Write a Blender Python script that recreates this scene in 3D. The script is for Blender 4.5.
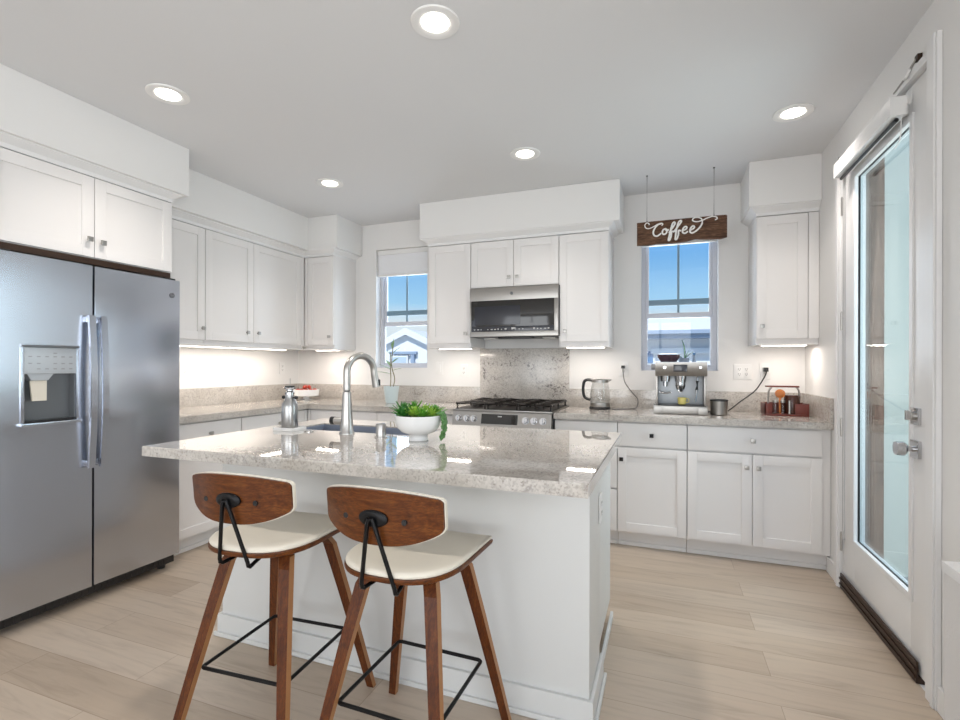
import bpy, bmesh, math, random
from mathutils import Vector, Matrix
random.seed(7)
R = math.radians
SC = bpy.context.scene
for o in list(bpy.data.objects): bpy.data.objects.remove(o)

# ------------------------------------------------------------------ camera, sky, sun, large lights, exposure
cam_d = bpy.data.cameras.new('camera'); cam = bpy.data.objects.new('camera', cam_d)
SC.collection.objects.link(cam); SC.camera = cam
cam_d.sensor_fit = 'HORIZONTAL'; cam_d.sensor_width = 36.0
cam_d.lens = 492.63 / 960 * 36.0
cam_d.shift_y = 5.7 / 960
cam_d.clip_start = 0.02; cam_d.clip_end = 200
cam.matrix_world = (Matrix.Translation((-0.9393, -4.1225, 1.2491)) @ Matrix.Rotation(R(20.5767), 4, 'Z')
                    @ Matrix.Rotation(R(90), 4, 'X') @ Matrix.Rotation(R(0.146), 4, 'Z'))

SC.view_settings.view_transform = 'Standard'
try: SC.view_settings.look = 'None'
except Exception: pass
SC.view_settings.gamma = 1.0
SC.view_settings.use_curve_mapping = False
SC.view_settings.exposure = -0.15

world = bpy.data.worlds.new('sky'); SC.world = world; world.use_nodes = True
wn = world.node_tree.nodes; wl = world.node_tree.links; wn.clear()
w_out = wn.new('ShaderNodeOutputWorld'); w_bg = wn.new('ShaderNodeBackground')
w_tc = wn.new('ShaderNodeTexCoord'); w_sep = wn.new('ShaderNodeSeparateXYZ'); w_cr = wn.new('ShaderNodeValToRGB')
wl.new(w_tc.outputs['Generated'], w_sep.inputs[0]); wl.new(w_sep.outputs['Z'], w_cr.inputs[0])
wl.new(w_cr.outputs[0], w_bg.inputs[0]); wl.new(w_bg.outputs[0], w_out.inputs[0])
e = w_cr.color_ramp.elements
e[0].position = 0.0; e[0].color = (0.75, 0.85, 0.95, 1)
e[1].position = 1.0; e[1].color = (0.10, 0.28, 0.75, 1)
for p_, c_ in ((0.085, (0.86, 0.95, 1.0, 1)), (0.125, (0.42, 0.73, 1.0, 1)), (0.24, (0.16, 0.47, 0.95, 1))):
    k_ = e.new(p_); k_.color = c_
w_bg.inputs[1].default_value = 1.0

def lamp(kind, name, loc, rot, power, color=(1, 1, 1), size=None, size_y=None, parent=None, **kw):
    d = bpy.data.lights.new(name, kind); d.energy = power; d.color = color
    if kind == 'AREA':
        d.shape = 'RECTANGLE'; d.size = size; d.size_y = size_y or size
    for k, v in kw.items(): setattr(d, k, v)
    o = bpy.data.objects.new(name, d); SC.collection.objects.link(o)
    o.location = loc; o.rotation_euler = rot
    if parent: o.parent = parent
    return o
lamp('SUN', 'sun', (0, -6, 9), (R(42), 0, R(3)), 4.6, (1.0, 0.96, 0.9), angle=R(0.6))
# area lights: glass door, kitchen windows, and fill added at unseen living-room windows
lamp('AREA', 'daylight_fill', (-3.35, -8.40, 1.35), (R(116), 0, 0), 62, (0.96, 0.98, 1.0), 1.9, 2.2)  # added fill just inside the rear wall, tilted up to lift the ceiling
lamp('AREA', 'daylight_fill', (-1.05, -8.40, 1.35), (R(116), 0, 0), 62, (0.96, 0.98, 1.0), 1.5, 2.2)  # second added rear fill, tilted up the same way
lamp('AREA', 'daylight_fill', (0.30, -4.75, 1.45), (R(108), 0, R(90)), 72, (0.95, 0.98, 1.0), 1.5, 1.9)  # fill added at an unseen side window
lamp('AREA', 'daylight_fill', (0.75, -1.32, 1.5), (R(90), 0, R(90)), 30, (0.9, 0.96, 1.0), 0.7, 2.0)
lamp('AREA', 'daylight_fill', (-0.85, 0.36, 1.75), (R(90), 0, R(180)), 9, (0.82, 0.91, 1.0), 0.5, 1.0)
lamp('AREA', 'daylight_fill', (-3.29, 0.36, 1.7), (R(90), 0, R(180)), 9, (0.82, 0.91, 1.0), 0.5, 1.0)

# ------------------------------------------------------------------ materials
def mat(name, color=(0.8, 0.8, 0.8), rough=0.5, metal=0.0, spec=0.5, emit=None, strength=0.0, coat=0.0):
    m = bpy.data.materials.new(name); m.use_nodes = True
    b = m.node_tree.nodes['Principled BSDF']
    b.inputs['Base Color'].default_value = (*color, 1); b.inputs['Roughness'].default_value = rough
    b.inputs['Metallic'].default_value = metal; b.inputs['Specular IOR Level'].default_value = spec
    if coat: b.inputs['Coat Weight'].default_value = coat; b.inputs['Coat Roughness'].default_value = 0.04
    if emit:
        b.inputs['Emission Color'].default_value = (*emit, 1); b.inputs['Emission Strength'].default_value = strength
    return m
class NT:
    def __init__(s, m): s.m = m; s.n = m.node_tree.nodes; s.l = m.node_tree.links; s.b = s.n.get('Principled BSDF')
    def add(s, t, **kw):
        n = s.n.new('ShaderNode' + t)
        for k, v in kw.items():
            if k.startswith('i_'): n.inputs[k[2:].replace('_', ' ')].default_value = v
            else: setattr(n, k, v)
        return n
    def link(s, a, b): s.l.new(a, b)
    def coords(s, scale=(1, 1, 1), rot=(0, 0, 0)):
        tc = s.add('TexCoord'); mp = s.add('Mapping')
        mp.inputs['Scale'].default_value = scale; mp.inputs['Rotation'].default_value = rot
        s.link(tc.outputs['Object'], mp.inputs[0]); return mp.outputs[0]
    def noise(s, vec, scale, detail=4, rough=0.5, dist=0.0):
        n = s.add('TexNoise'); n.inputs['Scale'].default_value = scale; n.inputs['Detail'].default_value = detail
        n.inputs['Roughness'].default_value = rough; n.inputs['Distortion'].default_value = dist
        if vec: s.link(vec, n.inputs['Vector'])
        return n.outputs['Fac']
    def ramp(s, fac, stops):
        r = s.add('ValToRGB'); el = r.color_ramp.elements
        while len(el) < len(stops): el.new(0.5)
        for q, (p, c) in zip(el, stops): q.position = p; q.color = (*c, 1) if len(c) == 3 else c
        s.link(fac, r.inputs[0]); return r.outputs[0]
    def mix(s, fac, a, b, mode='MIX'):
        n = s.add('MixRGB'); n.blend_type = mode
        for i, v in zip((0, 1, 2), (fac, a, b)):
            if hasattr(v, 'links'): s.link(v, n.inputs[i])
            elif i == 0: n.inputs[0].default_value = v
            else: n.inputs[i].default_value = (*v, 1)
        return n.outputs[0]
    def bump(s, fac, strength, dist=0.01):
        n = s.add('Bump'); n.inputs['Strength'].default_value = strength; n.inputs['Distance'].default_value = dist
        s.link(fac, n.inputs['Height']); s.link(n.outputs[0], s.b.inputs['Normal'])

def paint(name, color, rough, bump=0.0, scale=120):
    m = mat(name, color, rough); t = NT(m)
    if bump: t.bump(t.noise(t.coords(), scale, 3), bump, 0.002)
    return m
M = {}
M['wall'] = paint('wall_paint', (0.80, 0.79, 0.775), 0.6, 0.05, 150)
M['ceiling'] = paint('ceiling_paint', (0.72, 0.725, 0.732), 0.8, 0.05, 120)
M['trim'] = paint('trim_paint', (0.80, 0.795, 0.79), 0.35)
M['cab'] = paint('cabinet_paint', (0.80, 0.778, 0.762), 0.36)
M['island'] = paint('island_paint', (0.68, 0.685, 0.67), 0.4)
M['cabin'] = paint('cabinet_underside', (0.70, 0.66, 0.60), 0.5)
M['dark'] = mat('black_plastic', (0.012, 0.012, 0.013), 0.35)
M['bmetal'] = mat('black_metal', (0.012, 0.012, 0.013), 0.38, 0.6)
M['iron'] = mat('cast_iron', (0.022, 0.018, 0.016), 0.45, 0.2)
M['chrome'] = mat('chrome', (0.55, 0.55, 0.56), 0.14, 1.0)
M['nickel'] = mat('brushed_nickel', (0.45, 0.435, 0.415), 0.32, 1.0)
M['wplastic'] = mat('white_plastic', (0.82, 0.815, 0.80), 0.35)
M['vinyl'] = mat('window_vinyl', (0.62, 0.64, 0.70), 0.4)
M['muntin'] = mat('muntin_grey', (0.18, 0.29, 0.38), 0.4)
M['ceramic'] = mat('white_ceramic', (0.84, 0.84, 0.83), 0.18)
M['bglass'] = mat('black_glass', (0.012, 0.011, 0.010), 0.06, 0.0, 0.6)
M['display'] = mat('dark_display', (0.02, 0.022, 0.03), 0.12)
M['legend'] = mat('panel_legend', (0.55, 0.55, 0.55), 0.5)
M['recess'] = mat('recess_grey', (0.16, 0.17, 0.18), 0.35, 0.4)
M['panelgrey'] = mat('panel_grey', (0.50, 0.53, 0.56), 0.35, 0.3)
M['badge'] = mat('badge_grey', (0.07, 0.07, 0.08), 0.4)
M['monogram'] = mat('badge_monogram', (0.30, 0.31, 0.33), 0.4)
M['grey'] = mat('grey_plastic', (0.33, 0.34, 0.36), 0.4)
M['cream'] = paint('cream_leather', (0.73, 0.68, 0.58), 0.42, 0.12, 250)
M['ply'] = mat('plywood_edge', (0.36, 0.165, 0.06), 0.45)
M['shade'] = paint('blind_fabric', (0.82, 0.83, 0.85), 0.8)
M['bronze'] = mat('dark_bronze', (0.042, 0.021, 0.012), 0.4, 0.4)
M['lettering'] = mat('white_lettering', (0.86, 0.85, 0.82), 0.5)
M['rope'] = mat('grey_cord', (0.16, 0.15, 0.15), 0.7)
M['chain'] = mat('pale_chain', (0.55, 0.54, 0.53), 0.4)
M['soil'] = paint('soil', (0.05, 0.035, 0.02), 0.95, 0.5, 90)
M['leafd'] = mat('leaf_dark_green', (0.035, 0.17, 0.025), 0.4)
M['leaf'] = mat('leaf_green', (0.10, 0.30, 0.03), 0.4)
M['leafl'] = mat('leaf_lime', (0.28, 0.47, 0.06), 0.4)
M['leafs'] = mat('leaf_soft_green', (0.22, 0.36, 0.17), 0.45)
M['leaft'] = mat('trailing_green', (0.09, 0.23, 0.06), 0.45)
M['stem'] = mat('plant_stem', (0.17, 0.14, 0.06), 0.6)
M['pot'] = mat('pale_blue_pot', (0.58, 0.68, 0.70), 0.3)
M['redfruit'] = mat('red_fruit', (0.42, 0.05, 0.03), 0.35)
M['mahog'] = mat('mahogany', (0.13, 0.020, 0.011), 0.35)
M['orange'] = mat('orange_wood', (0.50, 0.16, 0.035), 0.35)
M['brown'] = mat('dark_brown_canister', (0.05, 0.016, 0.010), 0.25)
M['yellow'] = mat('yellow_ceramic', (0.78, 0.68, 0.22), 0.35)
M['hopper'] = mat('smoky_hopper', (0.07, 0.04, 0.06), 0.15)
M['lens'] = mat('lamp_lens', (0.9, 0.9, 0.9), 0.4, emit=(1.0, 0.93, 0.84), strength=9.0)
M['strip'] = mat('strip_lens', (0.9, 0.9, 0.9), 0.4, emit=(1.0, 0.90, 0.80), strength=7.0)
M['linen'] = paint('grey_linen', (0.70, 0.68, 0.665), 0.9, 0.6, 160)
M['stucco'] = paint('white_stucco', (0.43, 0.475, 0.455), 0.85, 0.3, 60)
M['xwhite'] = paint('house_white', (0.80, 0.82, 0.84), 0.8)
M['xblue'] = mat('house_blue_grey', (0.30, 0.38, 0.50), 0.7)
M['xpale'] = mat('pale_pane', (0.50, 0.60, 0.70), 0.3)
M['xpane'] = mat('house_window_pane', (0.06, 0.18, 0.38), 0.1)
M['roof'] = paint('pale_roof_tile', (0.78, 0.77, 0.76), 0.8, 0.8, 20)
M['deck'] = paint('balcony_grey', (0.12, 0.13, 0.14), 0.7, 0.3, 40)
M['ground'] = paint('ground_grey', (0.30, 0.30, 0.29), 0.9)

def wood(name, c1, c2, c3, scale, stretch, rough, axis_rot=(0, 0, 0), coat=0.0):
    m = mat(name, c2, rough, spec=0.3, coat=coat); t = NT(m)
    v = t.coords(stretch, axis_rot)
    f = t.noise(v, scale, 6, 0.6, 0.9); g = t.noise(v, scale * 5, 3, 0.6)
    c = t.ramp(f, [(0.30, c1), (0.5, c2), (0.72, c3)])
    c = t.mix(t.ramp(g, [(0.42, (0.45,) * 3), (0.6, (1, 1, 1))]), t.mix(0.75, c, (0.02, 0.01, 0.005)), c)
    t.link(c, t.b.inputs['Base Color']); return m
M['walnut'] = wood('walnut', (0.070, 0.017, 0.003), (0.135, 0.036, 0.006), (0.20, 0.064, 0.012), 7, (1.2, 6, 9), 0.36)
M['walnutleg'] = wood('walnut_leg', (0.062, 0.013, 0.003), (0.115, 0.028, 0.005), (0.17, 0.048, 0.009), 7, (9, 9, 1.0), 0.36)
M['rustic'] = wood('rustic_board', (0.030, 0.012, 0.006), (0.13, 0.062, 0.034), (0.26, 0.145, 0.085), 6, (1.5, 4, 12), 0.7)
M['siding'] = wood('brown_siding', (0.055, 0.035, 0.028), (0.12, 0.075, 0.055), (0.17, 0.11, 0.085), 4, (9, 9, 0.6), 0.7)

def granite(name, polish, dark_amt, coat=0.0):
    m = mat(name, (0.6, 0.56, 0.5), polish, 0.0, 0.75, coat=coat)
    m.node_tree.nodes['Principled BSDF'].inputs['Coat Roughness'].default_value = 0.02; t = NT(m)
    v = t.coords()
    base = t.ramp(t.noise(v, 7, 5, 0.6), [(0.32, (0.46, 0.425, 0.385)), (0.5, (0.515, 0.48, 0.44)), (0.68, (0.575, 0.545, 0.505))])
    vo = t.add('TexVoronoi'); vo.inputs['Scale'].default_value = 150; t.link(v, vo.inputs['Vector'])
    sp = t.ramp(vo.outputs['Color'], [(0.12, (0.62, 0.60, 0.58)), (0.5, (1, 1, 1)), (0.85, (1.12, 1.12, 1.12))])
    c = t.mix(0.65, base, sp, 'MULTIPLY')
    sm = t.ramp(t.noise(v, 60, 3, 0.6), [(0.27, (0.35, 0.32, 0.30)), (0.37, (1, 1, 1))])
    c = t.mix(0.65, c, sm, 'MULTIPLY')
    v2 = t.coords((1.4, 1.4, 3.2), (0, R(38), 0))
    veil = t.ramp(t.noise(v2, 2.1, 4, 0.6, 0.7), [(0.47, (0, 0, 0)), (0.62, (1, 1, 1))])
    spots = t.ramp(t.noise(v, 42, 4, 0.7, 0.4), [(0.51, (0, 0, 0)), (0.575, (1, 1, 1))])
    n = t.add('MixRGB'); n.blend_type = 'MULTIPLY'; n.inputs[0].default_value = 1
    t.link(veil, n.inputs[1]); t.link(spots, n.inputs[2])
    s = t.add('MixRGB'); s.blend_type = 'MULTIPLY'; s.inputs[0].default_value = 1
    t.link(n.outputs[0], s.inputs[1]); s.inputs[2].default_value = (dark_amt,) * 3 + (1,)
    c = t.mix(s.outputs[0], c, (0.055, 0.045, 0.045))
    t.link(c, t.b.inputs['Base Color']); return m
M['granite'] = granite('granite_counter', 0.10, 0.35)
M['granite_island'] = granite('granite_island', 0.03, 0.35, 0.6)
M['granite_slab'] = granite('granite_slab', 0.16, 0.95)

def steel(name, color, rough, stretch=(1, 1, 90)):
    m = mat(name, color, rough, 1.0); t = NT(m)
    f = t.noise(t.coords(stretch), 14, 4, 0.6)
    r = t.add('MapRange'); r.inputs['To Min'].default_value = rough - 0.05; r.inputs['To Max'].default_value = rough + 0.07
    t.link(f, r.inputs['Value']); t.link(r.outputs[0], t.b.inputs['Roughness'])
    t.b.inputs['Anisotropic'].default_value = 0.6
    return m
M['steel'] = steel('brushed_steel', (0.54, 0.57, 0.635), 0.21, (1, 1, 90))
M['steel2'] = steel('satin_steel', (0.33, 0.315, 0.295), 0.30, (1, 1, 60))
M['bottlesteel'] = mat('bottle_steel', (0.42, 0.42, 0.42), 0.3, 1.0)
M['sinksteel'] = mat('sink_steel', (0.36, 0.40, 0.48), 0.5, 0.8)

def floor_mat():
    m = mat('oak_plank_floor', (0.5, 0.4, 0.3), 0.36, 0.0, 0.45); t = NT(m)
    v = t.coords()
    def brick(c1, c2, mortar, ms):
        b = t.add('TexBrick'); t.link(v, b.inputs['Vector'])
        b.offset = 0.37; b.offset_frequency = 2; b.squash = 1.0
        b.inputs['Scale'].default_value = 1.0; b.inputs['Brick Width'].default_value = 1.45
        b.inputs['Row Height'].default_value = 0.185; b.inputs['Mortar Size'].default_value = ms
        b.inputs['Mortar Smooth'].default_value = 0.2; b.inputs['Bias'].default_value = 0.0
        b.inputs['Color1'].default_value = (*c1, 1); b.inputs['Color2'].default_value = (*c2, 1); b.inputs['Mortar'].default_value = (*mortar, 1)
        return b
    b = brick((0.0,) * 3, (1.0,) * 3, (0.5,) * 3, 0.0)
    tone = t.ramp(b.outputs['Color'], [(0.0, (0.44, 0.35, 0.265)), (0.5, (0.495, 0.405, 0.315)), (1.0, (0.545, 0.455, 0.365))])
    mp = t.add('MixRGB'); mp.blend_type = 'ADD'; mp.inputs[0].default_value = 1.0
    t.link(v, mp.inputs[1]); t.link(b.outputs['Color'], mp.inputs[2])
    mm = t.add('Mapping'); mm.inputs['Scale'].default_value = (0.9, 9, 1); t.link(mp.outputs[0], mm.inputs[0])
    g = t.noise(mm.outputs[0], 2.6, 6, 0.6, 0.8)
    c = t.mix(0.85, tone, t.ramp(g, [(0.30, (0.78, 0.76, 0.74)), (0.5, (1, 1, 1)), (0.72, (1.08, 1.07, 1.06))]), 'MULTIPLY')
    j = brick((1,) * 3, (1,) * 3, (0.74, 0.71, 0.68), 0.0018)
    c = t.mix(1.0, c, j.outputs['Color'], 'MULTIPLY')
    t.link(c, t.b.inputs['Base Color']); return m
M['floor'] = floor_mat()

def glass(name, tint=(1, 1, 1), ior=1.5, boost=1.0):
    m = bpy.data.materials.new(name); m.use_nodes = True; n = m.node_tree.nodes; l = m.node_tree.links; n.clear()
    o = n.new('ShaderNodeOutputMaterial'); mx = n.new('ShaderNodeMixShader'); tr = n.new('ShaderNodeBsdfTransparent')
    gl = n.new('ShaderNodeBsdfGlossy'); fr = n.new('ShaderNodeFresnel')
    tr.inputs[0].default_value = (*tint, 1); gl.inputs['Roughness'].default_value = 0.01
    gm = n.new('ShaderNodeNewGeometry'); mr = n.new('ShaderNodeMapRange')
    mr.inputs['To Min'].default_value = ior; mr.inputs['To Max'].default_value = 1 / ior   # same reflectance on the far face of a pane
    l.new(gm.outputs['Backfacing'], mr.inputs['Value']); l.new(mr.outputs[0], fr.inputs[0])
    l.new(fr.outputs[0], mx.inputs[0]); l.new(tr.outputs[0], mx.inputs[1]); l.new(gl.outputs[0], mx.inputs[2]); l.new(mx.outputs[0], o.inputs[0])
    return m
M['pane'] = glass('window_glass', (0.97, 0.99, 1.0), 1.3)
M['doorglass'] = glass('door_glass', (0.90, 0.96, 0.96), 1.55)
M['clear'] = glass('clear_glass', (0.95, 0.955, 0.955), 1.45)

# ------------------------------------------------------------------ mesh helpers
def bx(bm, x0, x1, y0, y1, z0, z1, bev=0.0, mi=0):
    x0, x1 = min(x0, x1), max(x0, x1); y0, y1 = min(y0, y1), max(y0, y1); z0, z1 = min(z0, z1), max(z0, z1)
    vs = [bm.verts.new(p) for p in ((x0, y0, z0), (x1, y0, z0), (x1, y1, z0), (x0, y1, z0), (x0, y0, z1), (x1, y0, z1), (x1, y1, z1), (x0, y1, z1))]
    fs = [bm.faces.new([vs[i] for i in q]) for q in ((0, 3, 2, 1), (4, 5, 6, 7), (0, 1, 5, 4), (1, 2, 6, 5), (2, 3, 7, 6), (3, 0, 4, 7))]
    for f in fs: f.material_index = mi
    if bev:
        es = list({ed for f in fs for ed in f.edges})
        r = bmesh.ops.bevel(bm, geom=es, offset=bev, segments=2, profile=0.7, affect='EDGES')
        for f in r['faces']: f.material_index = mi
def loft(bm, rings, cap=True, closed=True, mi=0):
    vr = [[bm.verts.new(p) for p in r] for r in rings]
    n = len(vr[0])
    for a, b in zip(vr, vr[1:]):
        for i in range(n if closed else n - 1):
            j = (i + 1) % n
            f = bm.faces.new((a[i], a[j], b[j], b[i])); f.material_index = mi
    if cap:
        f = bm.faces.new(list(reversed(vr[0]))); f.material_index = mi
        f = bm.faces.new(vr[-1]); f.material_index = mi
    return vr
def lathe(bm, c, prof, seg=28, mi=0, cap=True):
    rings = [[(c[0] + r * math.cos(2 * math.pi * k / seg), c[1] + r * math.sin(2 * math.pi * k / seg), c[2] + z) for k in range(seg)] for r, z in prof]
    loft(bm, rings, cap, True, mi)
def frame_of(d):
    d = Vector(d).normalized(); u = Vector((0, 0, 1)) if abs(d.z) < 0.9 else Vector((1, 0, 0))
    a = d.cross(u).normalized(); return a, a.cross(d).normalized()
def cyl(bm, p0, p1, r0, r1=None, seg=20, mi=0):
    r1 = r0 if r1 is None else r1
    p0, p1 = Vector(p0), Vector(p1); a, b = frame_of(p1 - p0)
    loft(bm, [[p + r * (math.cos(2 * math.pi * k / seg) * a + math.sin(2 * math.pi * k / seg) * b) for k in range(seg)] for p, r in ((p0, r0), (p1, r1))], True, True, mi)
def smooth_path(pts, n=6):
    P = [Vector(p) for p in pts]; out = []
    for i in range(len(P) - 1):
        a = P[max(i - 1, 0)]; b = P[i]; c = P[i + 1]; d = P[min(i + 2, len(P) - 1)]
        for k in range(n):
            t = k / n
            out.append(0.5 * ((2 * b) + (c - a) * t + (2 * a - 5 * b + 4 * c - d) * t * t + (3 * b - a - 3 * c + d) * t ** 3))
    out.append(P[-1]); return out
def tube(bm, pts, r, seg=10, mi=0, squash=None):
    P = [Vector(p) for p in pts]; rings = []; up = None
    for i, p in enumerate(P):
        d = (P[min(i + 1, len(P) - 1)] - P[max(i - 1, 0)])
        if d.length < 1e-9: d = Vector((0, 0, 1))
        d.normalize()
        if up is None: a, b = frame_of(d)
        else:
            a = (up - d * up.dot(d))
            a = a.normalized() if a.length > 1e-6 else frame_of(d)[0]
            b = d.cross(a).normalized()
        up = a
        rr = r(i / max(1, len(P) - 1)) if callable(r) else r
        ring = []
        for k in range(seg):
            v = rr * (math.cos(2 * math.pi * k / seg) * a + math.sin(2 * math.pi * k / seg) * b)
            if squash: v = Vector((v.x * squash[0], v.y * squash[1], v.z * squash[2]))
            ring.append(p + v)
        rings.append(ring)
    loft(bm, rings, True, True, mi)
def sphere(bm, c, r, sc=(1, 1, 1), seg=16, mi=0):
    m = Matrix.Translation(c) @ Matrix.Diagonal((r * sc[0], r * sc[1], r * sc[2], 1))
    g = bmesh.ops.create_uvsphere(bm, u_segments=seg, v_segments=max(6, seg // 2), radius=1, matrix=m)
    for v in g['verts']:
        for f in v.link_faces: f.material_index = mi
def obj(name, bm, m, parent=None, smooth=True, label=None, angle=35):
    bmesh.ops.recalc_face_normals(bm, faces=bm.faces)
    me = bpy.data.meshes.new(name); bm.to_mesh(me); bm.free()
    o = bpy.data.objects.new(name, me); SC.collection.objects.link(o)
    for k in (m if isinstance(m, (list, tuple)) else [m]): me.materials.append(M[k] if isinstance(k, str) else k)
    if smooth:
        for p in me.polygons: p.use_smooth = True
        bmx = bmesh.new(); bmx.from_mesh(me)
        for ed in bmx.edges:
            if len(ed.link_faces) == 2 and ed.calc_face_angle(0) > R(angle): ed.smooth = False
        bmx.to_mesh(me); bmx.free()
    if parent: o.parent = parent
    if label: o['label'] = label
    return o
def box(name, m, parent, *a, bev=0.002, **k):
    bm = bmesh.new(); bx(bm, *a, bev); return obj(name, bm, m, parent, **k)
def thing(name, label, cat, loc=(0, 0, 0), rz=0.0, group=None):
    o = bpy.data.objects.new(name, None); SC.collection.objects.link(o)
    o.location = loc; o.rotation_euler = (0, 0, rz); o['label'] = label; o['category'] = cat
    o.empty_display_size = 0.05
    if group: o['group'] = group
    return o
def tag(o, label, cat, group=None, kind=None):
    o['label'] = label; o['category'] = cat
    if group: o['group'] = group
    if kind: o['kind'] = kind
    return o
def struct(name, bm, m, parent=None, label=None, smooth=False):
    o = obj(name, bm, m, parent, smooth)
    if not parent: o['kind'] = 'structure'
    if label: o['label'] = label
    return o
def sbox(name, m, *a, bev=0.0, label=None):
    bm = bmesh.new(); bx(bm, *a, bev); return struct(name, bm, m, label=label)
def copy_thing(t, label, loc, rz=0.0):
    c = t.copy(); SC.collection.objects.link(c); c.location = loc; c.rotation_euler = (0, 0, rz); c['label'] = label
    for ch in list(t.children):
        d = ch.copy(); SC.collection.objects.link(d); d.parent = c
        for g in list(ch.children):
            h = g.copy(); SC.collection.objects.link(h); h.parent = d
    return c

# ------------------------------------------------------------------ the room
CZ = 2.618; LX = -4.50; WT = 0.17; RY = -8.5
def wall_with_holes(axis, c0, c1, a0, a1, z0, z1, holes):
    """boxes around rectangular openings; axis 'y' = wall in the x-z plane between y c0..c1"""
    bm = bmesh.new()
    xs = sorted({a0, a1, *[h[0] for h in holes], *[h[1] for h in holes]}); zs = sorted({z0, z1, *[h[2] for h in holes], *[h[3] for h in holes]})
    for x0, x1 in zip(xs, xs[1:]):
        run = None
        for s0, s1 in zip(zs, zs[1:]):
            cx_, cz_ = (x0 + x1) / 2, (s0 + s1) / 2
            solid = not any(h[0] < cx_ < h[1] and h[2] < cz_ < h[3] for h in holes)
            if solid:
                if run is None: run = s0
            if run is not None and (not solid or s1 == zs[-1]):
                top = s1 if solid else s0
                if axis == 'y': bx(bm, x0, x1, c0, c1, run, top)
                else: bx(bm, c0, c1, x0, x1, run, top)
                run = None
    bmesh.ops.remove_doubles(bm, verts=bm.verts, dist=1e-5)
    return bm
W1 = (-3.567, -3.012, 1.228, 2.366); W2 = (-1.119, -0.563, 1.214, 2.366)
DOOR = (-1.790, -0.800, 0.0, 2.405)
sbox('floor', 'floor', LX, 0.0, RY, 0.0, -0.05, 0.0)
sbox('ceiling', 'ceiling', LX, 0.0, RY, 0.0, CZ, CZ + 0.12)
struct('wall_back', wall_with_holes('y', 0.0, WT, LX - WT, 0.0 + WT, -0.05, CZ + 0.12, [W1, W2]), 'wall')
struct('wall_right', wall_with_holes('x', 0.0, WT, RY, 0.0, -0.05, CZ + 0.12, [DOOR, (-5.6, -3.9, 0.45, 2.4)]), 'wall')
sbox('wall_left', 'wall', LX - WT, LX, RY, 0.0, -0.05, CZ + 0.12)
struct('wall_front', wall_with_holes('y', RY - WT, RY, LX - WT, WT, -0.05, CZ + 0.12, [(-4.3, -2.4, 0.25, 2.42), (-1.8, -0.3, 0.25, 2.42)]), 'wall')
# frames of the living-room windows behind the camera
for n_, (x0, x1) in ((5, (-4.3, -2.4)), (6, (-1.8, -0.3))):
    bm = bmesh.new()
    for a in ((x0, x0 + .06, .25, 2.42), (x1 - .06, x1, .25, 2.42), (x0, x1, .25, .31), (x0, x1, 2.36, 2.42), ((x0 + x1) / 2 - .03, (x0 + x1) / 2 + .03, .25, 2.42)):
        bx(bm, a[0], a[1], RY - .10, RY - .05, a[2], a[3])
    struct('window_%d' % n_, bm, 'vinyl')
bm = bmesh.new()
for a in ((-5.6, -5.54, .45, 2.4), (-3.96, -3.9, .45, 2.4), (-5.6, -3.9, .45, .51), (-5.6, -3.9, 2.34, 2.4), (-4.78, -4.72, .45, 2.4)):
    bx(bm, .06, .11, a[0], a[1], a[2], a[3])
struct('window_4', bm, 'vinyl')

# soffits over the cabinets
bm = bmesh.new()
bx(bm, LX, -3.768, -2.90, -1.844, 2.318, CZ, 0.006)
struct('trim_1', bm, 'wall', label='deep white soffit over the fridge cabinet')
bm = bmesh.new()
bx(bm, LX, -4.045, -1.844, -0.400, 2.318, CZ, 0.004); bx(bm, LX, -3.725, -0.400, 0.0, 2.318, CZ, 0.004)
struct('trim_2', bm, 'wall', label='white soffit along the left cabinet run and corner')
sbox('trim_3', 'wall', -2.887, -1.251, -0.400, 0.0, 2.318, CZ, bev=0.006, label='white soffit above the microwave cabinets')
sbox('trim_4', 'wall', -0.414, 0.0, -0.400, 0.0, 2.318, CZ, bev=0.006, label='white soffit above the single wall cabinet by the door')
# crown strips under the soffits
def crown(name, runs, label):
    bm = bmesh.new()
    for x0, x1, y0, y1 in runs:
        bx(bm, x0, x1, y0, y1, 2.268, 2.292, 0.003); bx(bm, x0 - .0, x1 + .0, y0, y1, 2.292, 2.318, 0.003)
    struct(name, bm, 'trim', label=label)
def crown_prism(bm, path_bottom, path_top, z0, z1):
    """sloped moulding: two matching open paths (outer edge) plus an inner return"""
    n = len(path_bottom)
    a = [bm.verts.new((p[0], p[1], z0)) for p in path_bottom]; b = [bm.verts.new((p[0], p[1], z1)) for p in path_top]
    for i in range(n - 1): bm.faces.new((a[i], a[i + 1], b[i + 1], b[i]))
def crown_run(name, pts_b, pts_t, inner, label):
    bm = bmesh.new()
    rings = []
    for pb, ptp, pi in zip(pts_b, pts_t, inner):
        rings.append([(pi[0], pi[1], 2.262), (pb[0], pb[1], 2.262), (pb[0], pb[1], 2.284), (ptp[0], ptp[1], 2.312), (ptp[0], ptp[1], 2.318), (pi[0], pi[1], 2.318)])
    loft(bm, rings, True, True)
    struct(name, bm, 'trim', label=label)
crown_run('trim_5', [(-3.825, -2.90), (-3.825, -1.913), (-4.20, -1.913)], [(-3.79, -2.90), (-3.79, -1.878), (-4.20, -1.878)], [(-3.86, -2.90), (-3.86, -1.95), (-4.20, -1.95)], 'crown moulding over the fridge cabinet')
crown_run('trim_6', [(-4.129, -1.90), (-4.129, -0.353), (-3.798, -0.353), (-3.798, 0.0)], [(-4.085, -1.90), (-4.085, -0.395), (-3.758, -0.395), (-3.758, 0.0)], [(-4.17, -1.90), (-4.17, -0.31), (-3.84, -0.31), (-3.84, 0.0)], 'crown moulding along the left cabinet run')
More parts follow.
